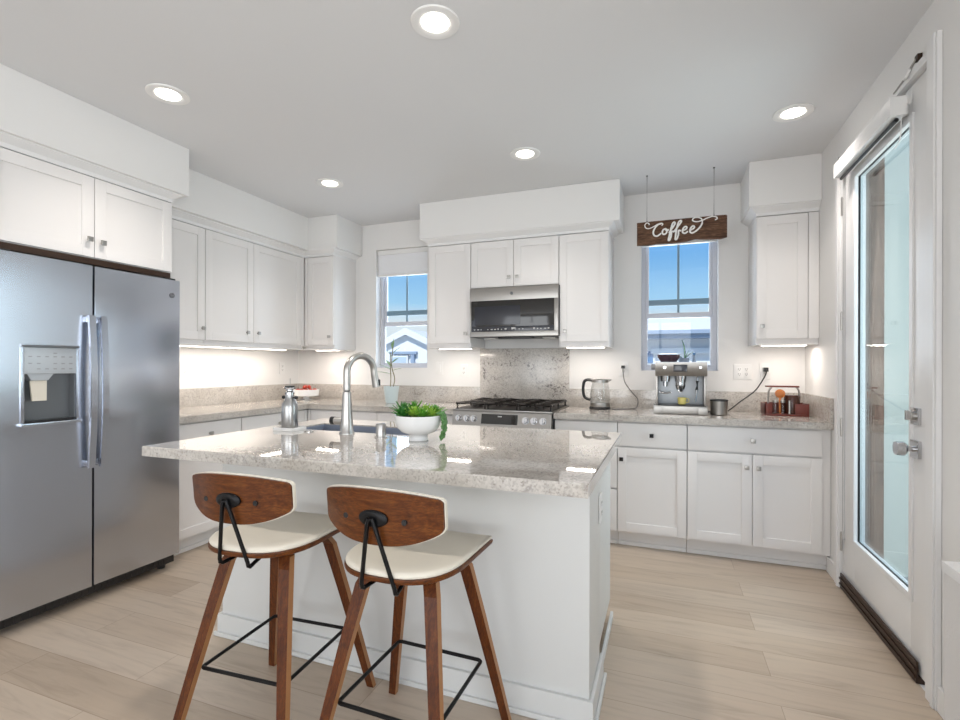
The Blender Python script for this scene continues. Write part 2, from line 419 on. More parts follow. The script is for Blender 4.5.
crown_run('trim_7', [(-2.825, 0.0), (-2.825, -0.353), (-1.331, -0.353), (-1.331, 0.0)], [(-2.865, 0.0), (-2.865, -0.39), (-1.293, -0.39), (-1.293, 0.0)], [(-2.79, 0.0), (-2.79, -0.31), (-1.37, -0.31), (-1.37, 0.0)], 'crown moulding above the microwave cabinets')
crown_run('trim_8', [(-0.365, 0.0), (-0.365, -0.353), (-0.001, -0.353)], [(-0.402, 0.0), (-0.402, -0.39), (-0.001, -0.39)], [(-0.33, 0.0), (-0.33, -0.31), (-0.001, -0.31)], 'crown moulding above the single wall cabinet')

# windows on the back wall
def kitchen_window(idx, W, shade_bottom):
    x0, x1, z0, z1 = W; t = thing('window_%d' % idx, '', 'window'); del t['label'], t['category']; t['kind'] = 'structure'
    y0, y1 = 0.085, 0.140; zm = 1.652
    bm = bmesh.new()
    for a in ((x0, x0 + .030, z0, z1), (x1 - .030, x1, z0, z1)): bx(bm, a[0], a[1], y0, y1, a[2], a[3], .002)
    bx(bm, x0 + .030, x1 - .030, y0, y1, z0, z0 + .026, .002); bx(bm, x0 + .030, x1 - .030, y0, y1, z1 - .035, z1, .002)
    obj('window_frame', bm, 'vinyl', t)
    bm = bmesh.new()       # upper sash with its muntins
    sx0, sx1 = x0 + .030, x1 - .030
    bx(bm, sx0, sx0 + .026, y0 + .022, y1 - .006, zm, z1 - .035, .002); bx(bm, sx1 - .026, sx1, y0 + .022, y1 - .006, zm, z1 - .035, .002)
    bx(bm, sx0, sx1, y0 + .018, y1 - .004, zm - .018, zm + .024, .003); bx(bm, sx0, sx1, y0 + .022, y1 - .006, z1 - .075, z1 - .035, .002)
    obj('sash', bm, 'vinyl', t)
    bm = bmesh.new(); xm = (x0 + x1) / 2
    bx(bm, xm - .009, xm + .009, y0 + .028, y1 - .018, zm + .024, z1 - .075, .002)
    bx(bm, sx0 + .026, sx1 - .026, y0 + .026, y1 - .016, 1.738, 1.784, .002)
    obj('muntin', bm, 'muntin', t)
    bm = bmesh.new()
    for a in ((sx0, sx0 + .018, z0 + .026, zm - .018), (sx1 - .018, sx1, z0 + .026, zm - .018), (sx0 + .018, sx1 - .018, z0 + .026, z0 + .046)):
        bx(bm, a[0], a[1], y0 + .004, y0 + .020, a[2], a[3], .001)
    obj('sash', bm, 'vinyl', t)
    bm = bmesh.new(); bx(bm, sx0 + .018, sx1 - .018, y0 + .010, y0 + .014, z0 + .046, zm - .018); obj('pane', bm, 'pane', t, False)
    bm = bmesh.new(); bx(bm, sx0 + .026, sx1 - .026, y1 - .014, y1 - .010, zm + .024, z1 - .075); obj('pane', bm, 'pane', t, False)
    return t
kitchen_window(1, W1, 0); kitchen_window(2, W2, 0)
def blind(label, W, zb, n):
    x0, x1, z0, z1 = W; xc = (x0 + x1) / 2
    t = thing('window_blind', label, 'blind', (xc, 0.045, zb)); h = (x1 - x0) / 2 - .006
    box('headrail', 'wplastic', t, -h, h, -.022, .030, z1 - zb - .045, z1 - zb - .002, bev=.004)
    bm = bmesh.new(); top = z1 - zb - .046; bot = .020
    rings = []
    for k in range(2 * n + 1):
        z = bot + (top - bot) * k / (2 * n); d = .0125 if k % 2 else .0150
        rings.append([(-h, -d, z), (h, -d, z), (h, d, z), (-h, d, z)])
    loft(bm, rings); obj('pleated_fabric', bm, 'shade', t, False)
    box('bottom_rail', 'wplastic', t, -h, h, -.016, .016, 0, .019, bev=.003)
blind('white pleated blind lowered across the top of the window by the faucet', W1, 2.112, 15)
blind('white pleated blind stacked up behind the coffee sign', W2, 2.205, 9)

# glazed door in the right wall
dt = thing('door_1', '', 'door', (0, 0, 0)); del dt['label'], dt['category']; dt['kind'] = 'structure'
y0, y1 = -1.785, -0.803; g0, g1, gz0, gz1 = -1.612, -0.972, 0.318, 2.262; fx0, fx1 = 0.006, 0.052
bm = bmesh.new()
for a in ((y0, g0, .028, 2.40), (g1, y1, .028, 2.40)): bx(bm, fx0, fx1, a[0], a[1], a[2], a[3], .002)
bx(bm, fx0, fx1, g0, g1, .028, gz0, .002); bx(bm, fx0, fx1, g0, g1, gz1, 2.40, .002)
obj('door_panel', bm, 'trim', dt)
bm = bmesh.new()
for a in ((g0 - .022, g0 + .006, gz0 - .022, gz1 + .022), (g1 - .006, g1 + .022, gz0 - .022, gz1 + .022)): bx(bm, fx0 - .007, fx0 + .012, a[0], a[1], a[2], a[3], .003)
bx(bm, fx0 - .007, fx0 + .012, g0 + .006, g1 - .006, gz0 - .022, gz0 + .006, .003); bx(bm, fx0 - .007, fx0 + .012, g0 + .006, g1 - .006, gz1 - .006, gz1 + .022, .003)
obj('glazing_bead', bm, 'trim', dt)
bm = bmesh.new()
for a in ((g0, g0 + .007, gz0, gz1), (g1 - .007, g1, gz0, gz1)): bx(bm, fx0 + .013, fx0 + .021, a[0], a[1], a[2], a[3])
bx(bm, fx0 + .013, fx0 + .021, g0 + .007, g1 - .007, gz0, gz0 + .007); bx(bm, fx0 + .013, fx0 + .021, g0 + .007, g1 - .007, gz1 - .007, gz1)
obj('gasket', bm, 'dark', dt)
bm = bmesh.new(); bx(bm, fx0 + .022, fx0 + .028, g0 + .001, g1 - .001, gz0 + .001, gz1 - .001); obj('glass', bm, 'doorglass', dt, False)
bm = bmesh.new(); bx(bm, -.004, .030, -1.702, y1, 0.001, .026, .004); bx(bm, -.010, -.002, -1.700, y1 + .03, .001, .085, .002)
bx(bm, -.016, -.010, -1.700, y1 + .03, .052, .062, .001); bx(bm, -.016, -.010, -1.700, y1 + .03, .022, .030, .001)
obj('threshold', bm, 'bronze', dt)
kn = box('rosette', 'chrome', dt, -.006, .006, -1.700, -1.632, .885, .955, bev=.002)
bm = bmesh.new(); cyl(bm, (-.006, -1.666, .920), (-.032, -1.666, .920), .011); cyl(bm, (-.030, -1.666, .920), (-.040, -1.666, .920), .018, .029)
cyl(bm, (-.040, -1.666, .920), (-.066, -1.666, .920), .029, .027); obj('knob', bm, 'chrome', kn)
db = box('deadbolt', 'chrome', dt, -.006, .006, -1.698, -1.634, 1.018, 1.085, bev=.002)
bm = bmesh.new(); cyl(bm, (-.006, -1.666, 1.052), (-.018, -1.666, 1.052), .016); bx(bm, -.034, -.018, -1.672, -1.660, 1.036, 1.074, .002); obj('thumb_turn', bm, 'nickel', db)
for z in (2.15, 1.504, .905, .262):
    bm = bmesh.new(); cyl(bm, (-.006, -.803, z - .05), (-.006, -.803, z + .05), .006, seg=10)
    cyl(bm, (-.006, -.803, z + .05), (-.006, -.803, z + .056), .004, seg=8); obj('hinge', bm, 'nickel', dt)
bm = bmesh.new()
for a in ((-.800, -.724, 0.001, 2.44), (-1.868, -1.790, 0.001, 2.47)):
    bx(bm, -.018, -.001, a[0], a[1], a[2], a[3], .003); bx(bm, -.024, -.018, a[0] + .010, a[0] + .030, a[2], a[3], .002)
bx(bm, -.018, -.001, -1.790, -.724, 2.405, 2.44, .003)
struct('trim_9', bm, 'trim', label='white casing around the glass door')
# baseboards
def baseboard(name, *a):
    bm = bmesh.new(); bx(bm, *a, .003); return struct(name, bm, 'trim')
baseboard('baseboard_right', -.014, -.001, RY, -1.869, 0.0005, .095)
baseboard('baseboard_back', -.014, -.001, -.723, -.560, 0.0005, .095)
baseboard('baseboard_left', LX + .001, LX + .015, RY, -2.95, 0.0005, .095)

# outside: balcony, neighbouring houses, ground
sbox('ground', 'ground', -60, 60, .3, 90, -3.2, -3.0)
bm = bmesh.new(); bx(bm, .171, 2.6, -4.2, -.02, -.22, -.10); struct('balcony_floor', bm, 'deck')
bm = bmesh.new(); bx(bm, .056, .171, -.816, -.8005, .03, 2.40); bx(bm, .171, .186, -.816, -.60, -.09, 2.46); struct('trim_10', bm, 'siding', label='brown outer jamb of the glass door')
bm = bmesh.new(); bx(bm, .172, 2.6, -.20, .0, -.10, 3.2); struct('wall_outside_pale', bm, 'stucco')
def house_low():
    t = thing('neighbour_house', 'pale house with a low tiled roof seen through the window under the coffee sign', 'house', (-1, 6, -3))
    bm = bmesh.new(); bx(bm, -1.9, 5, .25, 8, 0, 4.78); obj('wall', bm, 'xwhite', t, False)
    bm = bmesh.new()
    loft(bm, [[(-2.2, -.15, 4.95), (-2.2, 3.4, 5.48), (-2.2, 3.4, 5.36), (-2.2, -.15, 4.88)], [(5.4, -.15, 4.95), (5.4, 3.4, 5.48), (5.4, 3.4, 5.36), (5.4, -.15, 4.88)]])
    loft(bm, [[(-2.2, 8.5, 4.95), (-2.2, 3.4, 5.48), (-2.2, 3.4, 5.36), (-2.2, 8.5, 4.88)], [(5.4, 8.5, 4.95), (5.4, 3.4, 5.48), (5.4, 3.4, 5.36), (5.4, 8.5, 4.88)]])
    obj('roof', bm, 'roof', t, False)
    bm = bmesh.new(); bx(bm, -2.2, 5.4, -.20, -.15, 4.86, 4.93); obj('gutter', bm, 'xblue', t, False)
    bm = bmesh.new(); bx(bm, -2.2, 5.4, -.13, .25, 4.78, 4.87); obj('eave', bm, 'xblue', t, False)
    bm = bmesh.new(); bx(bm, -.2, 5, .12, .25, 4.50, 4.60); obj('ledge', bm, 'xwhite', t, False)
    bm = bmesh.new(); bx(bm, -.42, -.12, .20, .26, 4.27, 4.58); w = obj('window', bm, 'xwhite', t, False)
    bm = bmesh.new(); bx(bm, -.38, -.16, .18, .20, 4.31, 4.54); obj('pane', bm, 'xpane', w, False)
def house_gable():
    t = thing('neighbour_house', 'white gabled house seen through the window behind the faucet', 'house', (-6.35, 5.6, -3))
    bm = bmesh.new()
    loft(bm, [[(-2.4, .06, 0), (2.2, .06, 0), (2.2, .06, 3.95), (0, .06, 4.95), (-2.4, .06, 3.9)], [(-2.4, 6, 0), (2.2, 6, 0), (2.2, 6, 3.95), (0, 6, 4.95), (-2.4, 6, 3.9)]])
    obj('wall', bm, 'xwhite', t, False)
    for s in (-1, 1):
        bm = bmesh.new(); loft(bm, [[(0, 0, 5.06), (s * 2.7, 0, 3.85), (s * 2.7, 0, 3.75), (0, 0, 4.95)], [(0, 6.2, 5.06), (s * 2.7, 6.2, 3.85), (s * 2.7, 6.2, 3.75), (0, 6.2, 4.95)]])
        obj('roof', bm, 'roof', t, False)
        bm = bmesh.new(); loft(bm, [[(0, -.06, 5.09), (s * 2.72, -.06, 3.87), (s * 2.72, -.06, 3.74), (0, -.06, 4.94)], [(0, -.01, 5.09), (s * 2.72, -.01, 3.87), (s * 2.72, -.01, 3.74), (0, -.01, 4.94)]])
        obj('fascia', bm, 'xwhite', t, False)
    bm = bmesh.new(); bx(bm, .12, .20, -.02, .05, 3.2, 4.50); bx(bm, -.42, .26, -.03, .05, 4.50, 4.56); obj('downpipe', bm, 'xblue', t, False)
    bm = bmesh.new(); bx(bm, -.40, .04, .00, .055, 3.9, 4.48); w = obj('window', bm, 'xwhite', t, False)
    bm = bmesh.new(); bx(bm, -.36, 0, -.012, -.0005, 3.94, 4.44); obj('pane', bm, 'xpale', w, False)
house_low(); house_gable()

# ------------------------------------------------------------------ cabinets
def knob_mesh(kx, kz, yf, mi='nickel'):
    bm = bmesh.new(); cyl(bm, (kx, yf, kz), (kx, yf - .016, kz), .006, seg=10); bx(bm, kx - .013, kx + .013, yf - .027, yf - .015, kz - .013, kz + .013, .003)
    return bm
def shaker(bm, x0, x1, z0, z1, yf, rail=.058):
    bx(bm, x0, x0 + rail, yf, yf + .020, z0, z1, .0015); bx(bm, x1 - rail, x1, yf, yf + .020, z0, z1, .0015)
    bx(bm, x0 + rail, x1 - rail, yf, yf + .020, z0, z0 + rail, .0015); bx(bm, x0 + rail, x1 - rail, yf, yf + .020, z1 - rail, z1, .0015)
    bx(bm, x0 + rail - .002, x1 - rail + .002, yf + .009, yf + .018, z0 + rail - .002, z1 - rail + .002)
def cabinet(label, loc, rz, w, depth, z0, z1, fronts, toe=False, knob='nickel', name='base_cabinet', cat='cabinet', ends=None):
    """local frame: x along the run from 0..w, face towards -y (y = -depth), wall at y = 0"""
    t = thing(name, label, cat, loc, rz)
    bm = bmesh.new()
    bx(bm, .001, w - .001, -depth + .021, -.002, z0, z1, .001)
    obj('body', bm, 'cab', t)
    if ends:
        bm = bmesh.new(); bx(bm, ends[0], ends[1], -depth + .001, -depth + .0205, min(q[3] for q in fronts), max(q[4] for q in fronts), .001); obj('filler', bm, 'cab', t)
    if toe:
        bm = bmesh.new(); bx(bm, .001, w - .001, -depth + .085, -depth + .10, .001, z0); bx(bm, .001, w - .001, -depth + .072, -depth + .085, .001, .028, .004)
        obj('toe_kick', bm, 'cab', t)
    for kind, x0, x1, a, b, kx, kz in fronts:
        bm = bmesh.new(); g = .0018
        if kind == 'door': shaker(bm, x0 + g, x1 - g, a + g, b - g, -depth)
        else: bx(bm, x0 + g, x1 - g, -depth, -depth + .020, a + g, b - g, .002)
        f = obj(kind, bm, 'cab', t)
        if kx is not None: obj('knob', knob_mesh(kx, kz, -depth), knob, f)
    return t
BD = 0.619; UD = 0.351
DZ = (.119, .694, .702, .862)     # door bottom/top, drawer bottom/top
# back wall, right of the range (x runs to the right wall)
cabinet('white base cabinet with one wide drawer over two doors, next to the glass door', (-.801, 0, 0), 0, .800, BD, .105, .872,
        [('door', 0, .378, DZ[0], DZ[3] - .168, .345, .612), ('drawer', 0, .753, DZ[2], DZ[3], .380, .781), ('door', .378, .753, DZ[0], DZ[1], .411, .612)], True)
cabinet('narrow white base cabinet with drawer and single door under the kettle cord', (-1.244, 0, 0), 0, .442, BD, .105, .872,
        [('drawer', 0, .442, DZ[2], DZ[3], .222, .783), ('door', 0, .442, DZ[0], DZ[1], .027, .614)], True, 'bmetal')
cabinet('white base cabinet with a stack of drawers just right of the gas range', (-1.680, 0, 0), 0, .435, BD, .105, .872,
        [('drawer', 0, .435, DZ[2], DZ[3], .205, .775), ('drawer', 0, .435, .410, .694, .22, .56), ('drawer', 0, .435, DZ[0], .402, .22, .27)], True, 'bmetal')
cabinet('white base cabinet on the back wall just left of the gas range', (-3.160, 0, 0), 0, .698, BD, .105, .872,
        [('drawer', 0, .698, DZ[2], DZ[3], .35, .78), ('door', 0, .349, DZ[0], DZ[1], .315, .614), ('door', .349, .698, DZ[0], DZ[1], .383, .614)], True)
cabinet('white base cabinet on the back wall under the window behind the faucet', (-3.862, 0, 0), 0, .700, BD, .105, .872,
        [('drawer', .03, .70, DZ[2], DZ[3], .365, .78), ('door', .03, .365, DZ[0], DZ[1], .331, .614), ('door', .365, .70, DZ[0], DZ[1], .399, .614)], True, ends=(.0015, .028))
# left wall (local x -> +y, face towards +x)
H = R(90)
cabinet('white base cabinet with drawer and door standing right beside the fridge', (LX, -1.885, 0), H, .548, .637, .105, .872,
        [('drawer', .004, .546, DZ[2], DZ[3], .275, .782), ('door', .004, .546, DZ[0], DZ[1], .50, .614)], True)
cabinet('white corner base cabinet with drawer on the left wall', (LX, -1.336, 0), H, .714, .637, .105, .872,
        [('drawer', .002, .68, DZ[2], DZ[3], .375, .782), ('door', .002, .68, DZ[0], DZ[1], .05, .614)], True, ends=(.682, .7165))
# wall cabinets
UB, UT = 1.405, 2.262; U0, U1 = 1.434, 2.258
def upper(label, *a, **k):
    return cabinet(label, *a, name='wall_cabinet', **k)
upper('white wall cabinet with single door, left of the microwave', (-2.823, 0, 0), 0, .383, UD, UB, UT, [('door', .002, .383, U0, U1, .344, 1.515)])
upper('short white wall cabinet with two small doors above the microwave', (-2.438, 0, 0), 0, .730, UD, 1.880, UT, [('door', 0, .366, 1.884, U1, .332, 1.957), ('door', .366, .730, 1.884, U1, .400, 1.957)])
upper('white wall cabinet with single door between microwave and coffee sign', (-1.706, 0, 0), 0, .375, UD, UB, UT, [('door', 0, .373, U0, U1, .050, 1.516)])
upper('white wall cabinet with single door in the corner by the glass door', (-.363, 0, 0), 0, .362, UD, UB, UT, [('door', .002, .300, U0, U1, .034, 1.520)], ends=(.302, .361))
upper('white corner wall cabinet on the back wall beside the blind window', (-4.124, 0, 0), 0, .326, UD, UB, UT, [('door', .030, .324, U0, U1, .288, 1.513)], ends=(-.001, .028))
upper('white wall cabinet with single door nearest the fridge', (LX, -1.905, 0), H, .482, .373, UB, UT, [('door', .004, .481, U0, U1, .455, 1.520)])
upper('white wall cabinet with two tall doors on the left wall', (LX, -1.422, 0), H, 1.068, .373, UB, UT, [('door', .001, .458, U0, U1, .385, 1.515), ('door', .458, 1.030, U0, U1, .499, 1.515)], ends=(1.032, 1.067))
upper('wide white wall cabinet with two doors directly over the steel fridge', (LX, -2.830, 0), H, .915, .677, 1.822, UT, [('door', .003, .465, 1.826, U1, .432, 1.918), ('door', .465, .912, 1.826, U1, .499, 1.912)])
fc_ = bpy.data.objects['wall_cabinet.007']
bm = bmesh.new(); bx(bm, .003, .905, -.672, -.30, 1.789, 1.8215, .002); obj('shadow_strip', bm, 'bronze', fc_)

# ------------------------------------------------------------------ counters and splashbacks
def slab_poly(name, pts, z0, z1, m, label, cat, bev=.004):
    bm = bmesh.new(); loft(bm, [[(x, y, z0) for x, y in pts], [(x, y, z1) for x, y in pts]])
    es = [ed for ed in bm.edges if abs(ed.verts[0].co.z - z1) < 1e-6 and abs(ed.verts[1].co.z - z1) < 1e-6]
    bmesh.ops.bevel(bm, geom=es, offset=bev, segments=2, affect='EDGES')
    return tag(obj(name, bm, m), label, cat)
CT0, CT1 = .873, .914
slab_poly('countertop', [(-1.682, -.648), (-.002, -.648), (-.002, -.002), (-1.682, -.002)], CT0, CT1, 'granite', 'speckled granite countertop carrying kettle and espresso machine', 'countertop')
slab_poly('countertop', [(LX + .002, -1.888), (-3.835, -1.888), (-3.835, -.648), (-2.460, -.648), (-2.460, -.002), (LX + .002, -.002)], CT0, CT1, 'granite', 'speckled granite countertop wrapping the corner from fridge to range', 'countertop')
def splash(label, *a, m='granite'):
    bm = bmesh.new(); bx(bm, *a, .002); return tag(obj('backsplash', bm, m), label, 'backsplash')
SP = 1.060
splash('low granite backsplash strip behind kettle and espresso machine', -1.6865, -.002, -.020, -.001, CT1, SP)
splash('low granite backsplash return on the door wall', -.020, -.001, -.648, -.021, CT1, SP)
splash('low granite backsplash strip under the window behind the faucet', LX + .021, -2.4795, -.020, -.001, CT1, SP)
splash('low granite backsplash strip on the left wall by the fridge', LX + .001, LX + .020, -1.888, -.001, CT1, SP)
splash('tall granite slab with dark flecks behind the gas range', -2.479, -1.687, -.020, -.001, CT1 + .0005, 1.400, m='granite_slab')

# ------------------------------------------------------------------ kitchen island
IX0, IX1, IY0, IY1 = -2.961, -1.142, -2.708, -1.548
SX0, SX1, SY0, SY1 = -2.790, -2.030, -2.030, -1.765
isl = thing('kitchen_island', 'white panelled kitchen island in the middle of the oak floor', 'island', (-2.02, -2.0, 0))
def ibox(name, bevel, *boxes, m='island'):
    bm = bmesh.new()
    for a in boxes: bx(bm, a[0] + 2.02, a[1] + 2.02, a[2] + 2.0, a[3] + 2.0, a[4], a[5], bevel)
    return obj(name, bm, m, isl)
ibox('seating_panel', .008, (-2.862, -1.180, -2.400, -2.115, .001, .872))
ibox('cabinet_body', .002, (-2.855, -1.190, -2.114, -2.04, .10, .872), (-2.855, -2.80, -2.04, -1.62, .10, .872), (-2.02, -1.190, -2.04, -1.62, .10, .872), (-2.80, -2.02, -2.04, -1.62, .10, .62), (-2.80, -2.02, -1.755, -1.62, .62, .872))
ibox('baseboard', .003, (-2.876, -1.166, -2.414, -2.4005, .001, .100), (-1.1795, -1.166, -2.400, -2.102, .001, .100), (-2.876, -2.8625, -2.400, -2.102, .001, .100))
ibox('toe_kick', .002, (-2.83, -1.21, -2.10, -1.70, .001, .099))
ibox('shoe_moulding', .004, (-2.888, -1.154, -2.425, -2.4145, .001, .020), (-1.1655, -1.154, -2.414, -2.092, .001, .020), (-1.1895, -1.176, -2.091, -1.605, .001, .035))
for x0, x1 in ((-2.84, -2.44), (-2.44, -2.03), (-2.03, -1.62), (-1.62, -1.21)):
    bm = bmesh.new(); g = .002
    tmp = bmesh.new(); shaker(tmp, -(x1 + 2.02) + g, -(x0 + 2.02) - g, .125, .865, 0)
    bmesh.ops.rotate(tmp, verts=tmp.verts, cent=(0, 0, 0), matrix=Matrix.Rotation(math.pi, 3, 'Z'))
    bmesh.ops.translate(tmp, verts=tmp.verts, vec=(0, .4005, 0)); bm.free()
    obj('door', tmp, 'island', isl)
# worktop with the sink cut-out
bm = bmesh.new()
def ring4(x0, x1, y0, y1, z): return [bm.verts.new(p) for p in ((x0, y0, z), (x1, y0, z), (x1, y1, z), (x0, y1, z))]
b_ = .004
o_bot = ring4(IX0, IX1, IY0, IY1, CT0); o_mid = ring4(IX0, IX1, IY0, IY1, CT1 - b_); o_top = ring4(IX0 + b_, IX1 - b_, IY0 + b_, IY1 - b_, CT1)
i_top = ring4(SX0, SX1, SY0, SY1, CT1); i_bot = ring4(SX0, SX1, SY0, SY1, CT0)
for A, B in ((o_bot, o_mid), (o_mid, o_top), (o_top, i_top), (i_top, i_bot), (i_bot, o_bot)):
    for i in range(4): bm.faces.new((A[i], A[(i + 1) % 4], B[(i + 1) % 4], B[i]))
tag(obj('countertop', bm, 'granite_island', None, False), 'polished granite island worktop with the sink cut into it', 'countertop')
snk = thing('sink', 'blue-grey steel sink sunk into the island worktop', 'sink', (-2.41, -1.9, .66))
bm = bmesh.new(); t_ = .004
def sk(x0, x1, y0, y1, z0, z1): bx(bm, x0 + 2.41, x1 + 2.41, y0 + 1.9, y1 + 1.9, z0 - .66, z1 - .66)
sk(SX0 + .002, SX1 - .002, SY0 + .002, SY1 - .002, .664, .670)
zt_ = CT1 - .007
sk(SX0 + .001, SX0 + .005, SY0 + .001, SY1 - .001, .6701, zt_); sk(SX1 - .005, SX1 - .001, SY0 + .001, SY1 - .001, .6701, zt_)
sk(SX0 + .005, SX1 - .005, SY0 + .001, SY0 + .005, .6701, zt_); sk(SX0 + .005, SX1 - .005, SY1 - .005, SY1 - .001, .6701, zt_)
obj('basin', bm, 'sinksteel', snk, False)
bm = bmesh.new(); lathe(bm, (0, 0, .010), [(.001, .002), (.032, .002), (.042, .004), (.044, 0.0)]); obj('drain', bm, 'chrome', snk)

# faucet and island-top things
f = thing('kitchen_faucet', 'tall brushed gooseneck pull-down faucet at the island sink', 'faucet', (-2.398, -2.092, CT1))
bm = bmesh.new(); lathe(bm, (0, 0, 0), [(.037, .0005), (.037, .006), (.033, .012), (.029, .06), (.0245, .13), (.0205, .20), (.0200, .206)], 28); obj('body', bm, 'nickel', f)
bm = bmesh.new()
pts = [(0, 0, .200), (0, 0, .25), (0, 0, .29)] + [(.019 - .019 * math.cos(a), .090 - .090 * math.cos(a), .302 + .082 * math.sin(a)) for a in [R(x) for x in range(6, 172, 11)]] + [(.039, .182, .285)]
tube(bm, smooth_path(pts, 3), .0175, 18); obj('spout', bm, 'nickel', f)
bm = bmesh.new(); cyl(bm, (.0385, .1815, .290), (.040, .186, .272), .0180, .0185); cyl(bm, (.040, .186, .272), (.044, .196, .224), .0185, .0215); obj('spray_head', bm, 'nickel', f)
bm = bmesh.new(); bx(bm, .058, .066, .186, .198, .230, .262, .002); obj('spray_button', bm, 'dark', f)
bm = bmesh.new(); cyl(bm, (-.022, 0, .062), (-.068, 0, .062), .0185, seg=20); h_ = obj('handle', bm, 'nickel', f)
bm = bmesh.new(); cyl(bm, (-.0685, 0, .062), (-.090, 0, .062), .0195, seg=20); obj('end_cap', bm, 'dark', h_)
f = thing('air_gap_cap', 'short brushed metal cylinder on the island between faucet and succulent bowl', 'air gap', (-2.178, -2.135, CT1))
bm = bmesh.new(); lathe(bm, (0, 0, 0), [(.030, .0005), (.030, .004), (.0235, .006), (.0235, .060), (.021, .064), (.001, .065)], 24); obj('cap', bm, 'nickel', f)
f = thing('air_switch', 'flat round metal switch button in the island worktop beside the bottle', 'switch', (-2.618, -2.100, CT1))
bm = bmesh.new(); lathe(bm, (0, 0, 0), [(.024, .0005), (.024, .003), (.020, .005), (.001, .005)], 24); obj('bezel', bm, 'nickel', f)
bm = bmesh.new(); lathe(bm, (0, 0, .0052), [(.014, 0), (.013, .003), (.001, .0035)], 20); obj('button', bm, 'grey', f)

tr = thing('soap_tray', 'small square white tray under the steel bottle on the island', 'tray', (-2.752, -2.085, CT1))
bm = bmesh.new()
bx(bm, -.062, .062, -.052, .052, .0005, .008, .002); bx(bm, -.062, .062, -.052, -.046, .008, .017, .002); bx(bm, -.062, .062, .046, .052, .008, .017, .002)
bx(bm, -.062, -.056, -.046, .046, .008, .017, .002); bx(bm, .056, .062, -.046, .046, .008, .017, .002); obj('dish', bm, 'wplastic', tr)
bt = thing('steel_bottle', 'brushed steel bottle with small black knobs standing on the white tray', 'bottle', (-2.755, -2.083, CT1 + .009))
bm = bmesh.new(); lathe(bm, (0, 0, 0), [(.001, .0005), (.038, .0005), (.041, .006), (.041, .112), (.038, .126), (.026, .150), (.0215, .160), (.0215, .176)], 32); obj('body', bm, 'bottlesteel', bt)
bm = bmesh.new(); lathe(bm, (0, 0, .176), [(.023, 0), (.023, .010), (.016, .018), (.016, .024)], 24); lathe(bm, (0, 0, .200), [(.019, 0), (.027, .003), (.028, .011), (.020, .016), (.001, .017)], 24); obj('cap', bm, 'chrome', bt)
bm = bmesh.new(); lathe(bm, (0, 0, .214), [(.024, 0), (.024, .006), (.001, .007)], 20); obj('lid_band', bm, 'dark', bt)
for s in (-1, 1):
    bm = bmesh.new(); cyl(bm, (s * .020, 0, .160), (s * .038, 0, .160), .005, seg=10); sphere(bm, (s * .041, 0, .160), .009); obj('knob', bm, 'dark', bt)
bm = bmesh.new(); tube(bm, [(.002, 0, .219), (.002, 0, .258)], .0016, 8); obj('nozzle', bm, 'grey', bt)

# bowl of succulents
sb = thing('succulent_bowl', 'white footed bowl planted with green succulents, one trailing over the rim', 'plant', (-1.974, -2.150, CT1))
bm = bmesh.new(); lathe(bm, (0, 0, 0), [(.001, .0005), (.043, .0005), (.045, .004), (.041, .018), (.045, .027), (.075, .040), (.094, .060), (.102, .086), (.105, .114), (.101, .114), (.098, .088), (.088, .066), (.001, .056)], 44); obj('bowl', bm, 'ceramic', sb)
bm = bmesh.new(); lathe(bm, (0, 0, 0), [(.001, .067), (.086, .068), (.0975, .100), (.070, .105), (.001, .106)], 28); obj('soil', bm, 'soil', sb)
def leaf(bm, base, d, L, w, up=.3, fold=.25, mi=0, n=6, tip=0.15, thick=.0016):
    d = Vector(d).normalized(); side = d.cross(Vector((0, 0, 1)))
    side = side.normalized() if side.length > 1e-4 else Vector((1, 0, 0))
    nrm = side.cross(d).normalized(); rows = []
    for k in range(n + 1):
        t = k / n; c = Vector(base) + d * L * t + nrm * (up * L * math.sin(t * 1.6) * .5) - Vector((0, 0, 1)) * (L * .18 * t * t * (1 if up < .1 else 0))
        ww = w * (math.sin(math.pi * min(1, (t * .82 + .16))) ** .8) * (1 - t ** 4 * (1 - tip))
        rows.append([c - side * ww + nrm * ww * fold, c - nrm * thick, c + side * ww + nrm * ww * fold, c + nrm * thick])
    loft(bm, rows, True, True, mi)
def rosette(m, c, n, L, w, tilt0, tilt1, label=None):
    bm = bmesh.new()
    for k in range(n):
        t = k / n; a = k * 2.39996; el = tilt0 + (tilt1 - tilt0) * t
        leaf(bm, c, (math.cos(a) * math.cos(el), math.sin(a) * math.cos(el), math.sin(el)), L * (1 - .25 * t) * random.uniform(.85, 1.1), w, .25, .35)
    return obj('succulent', bm, m, sb, label=label)
Z0 = .104
rosette('leafd', (-.070, -.008, Z0), 34, .084, .009, .25, 1.5); rosette('leaf', (-.045, .038, Z0), 30, .086, .010, .3, 1.5)
rosette('leafd', (-.048, -.056, Z0), 28, .062, .010, .1, 1.4); rosette('leafl', (-.004, -.034, Z0), 30, .064, .013, .15, 1.4)
rosette('leafl', (.022, .038, Z0), 28, .070, .012, .3, 1.5); rosette('leaf', (.042, -.042, Z0), 28, .056, .011, .1, 1.4)
rosette('leafl', (.066, -.010, Z0), 26, .056, .011, .2, 1.4); rosette('leaf', (.062, .042, Z0), 24, .066, .010, .4, 1.5)
bm = bmesh.new()
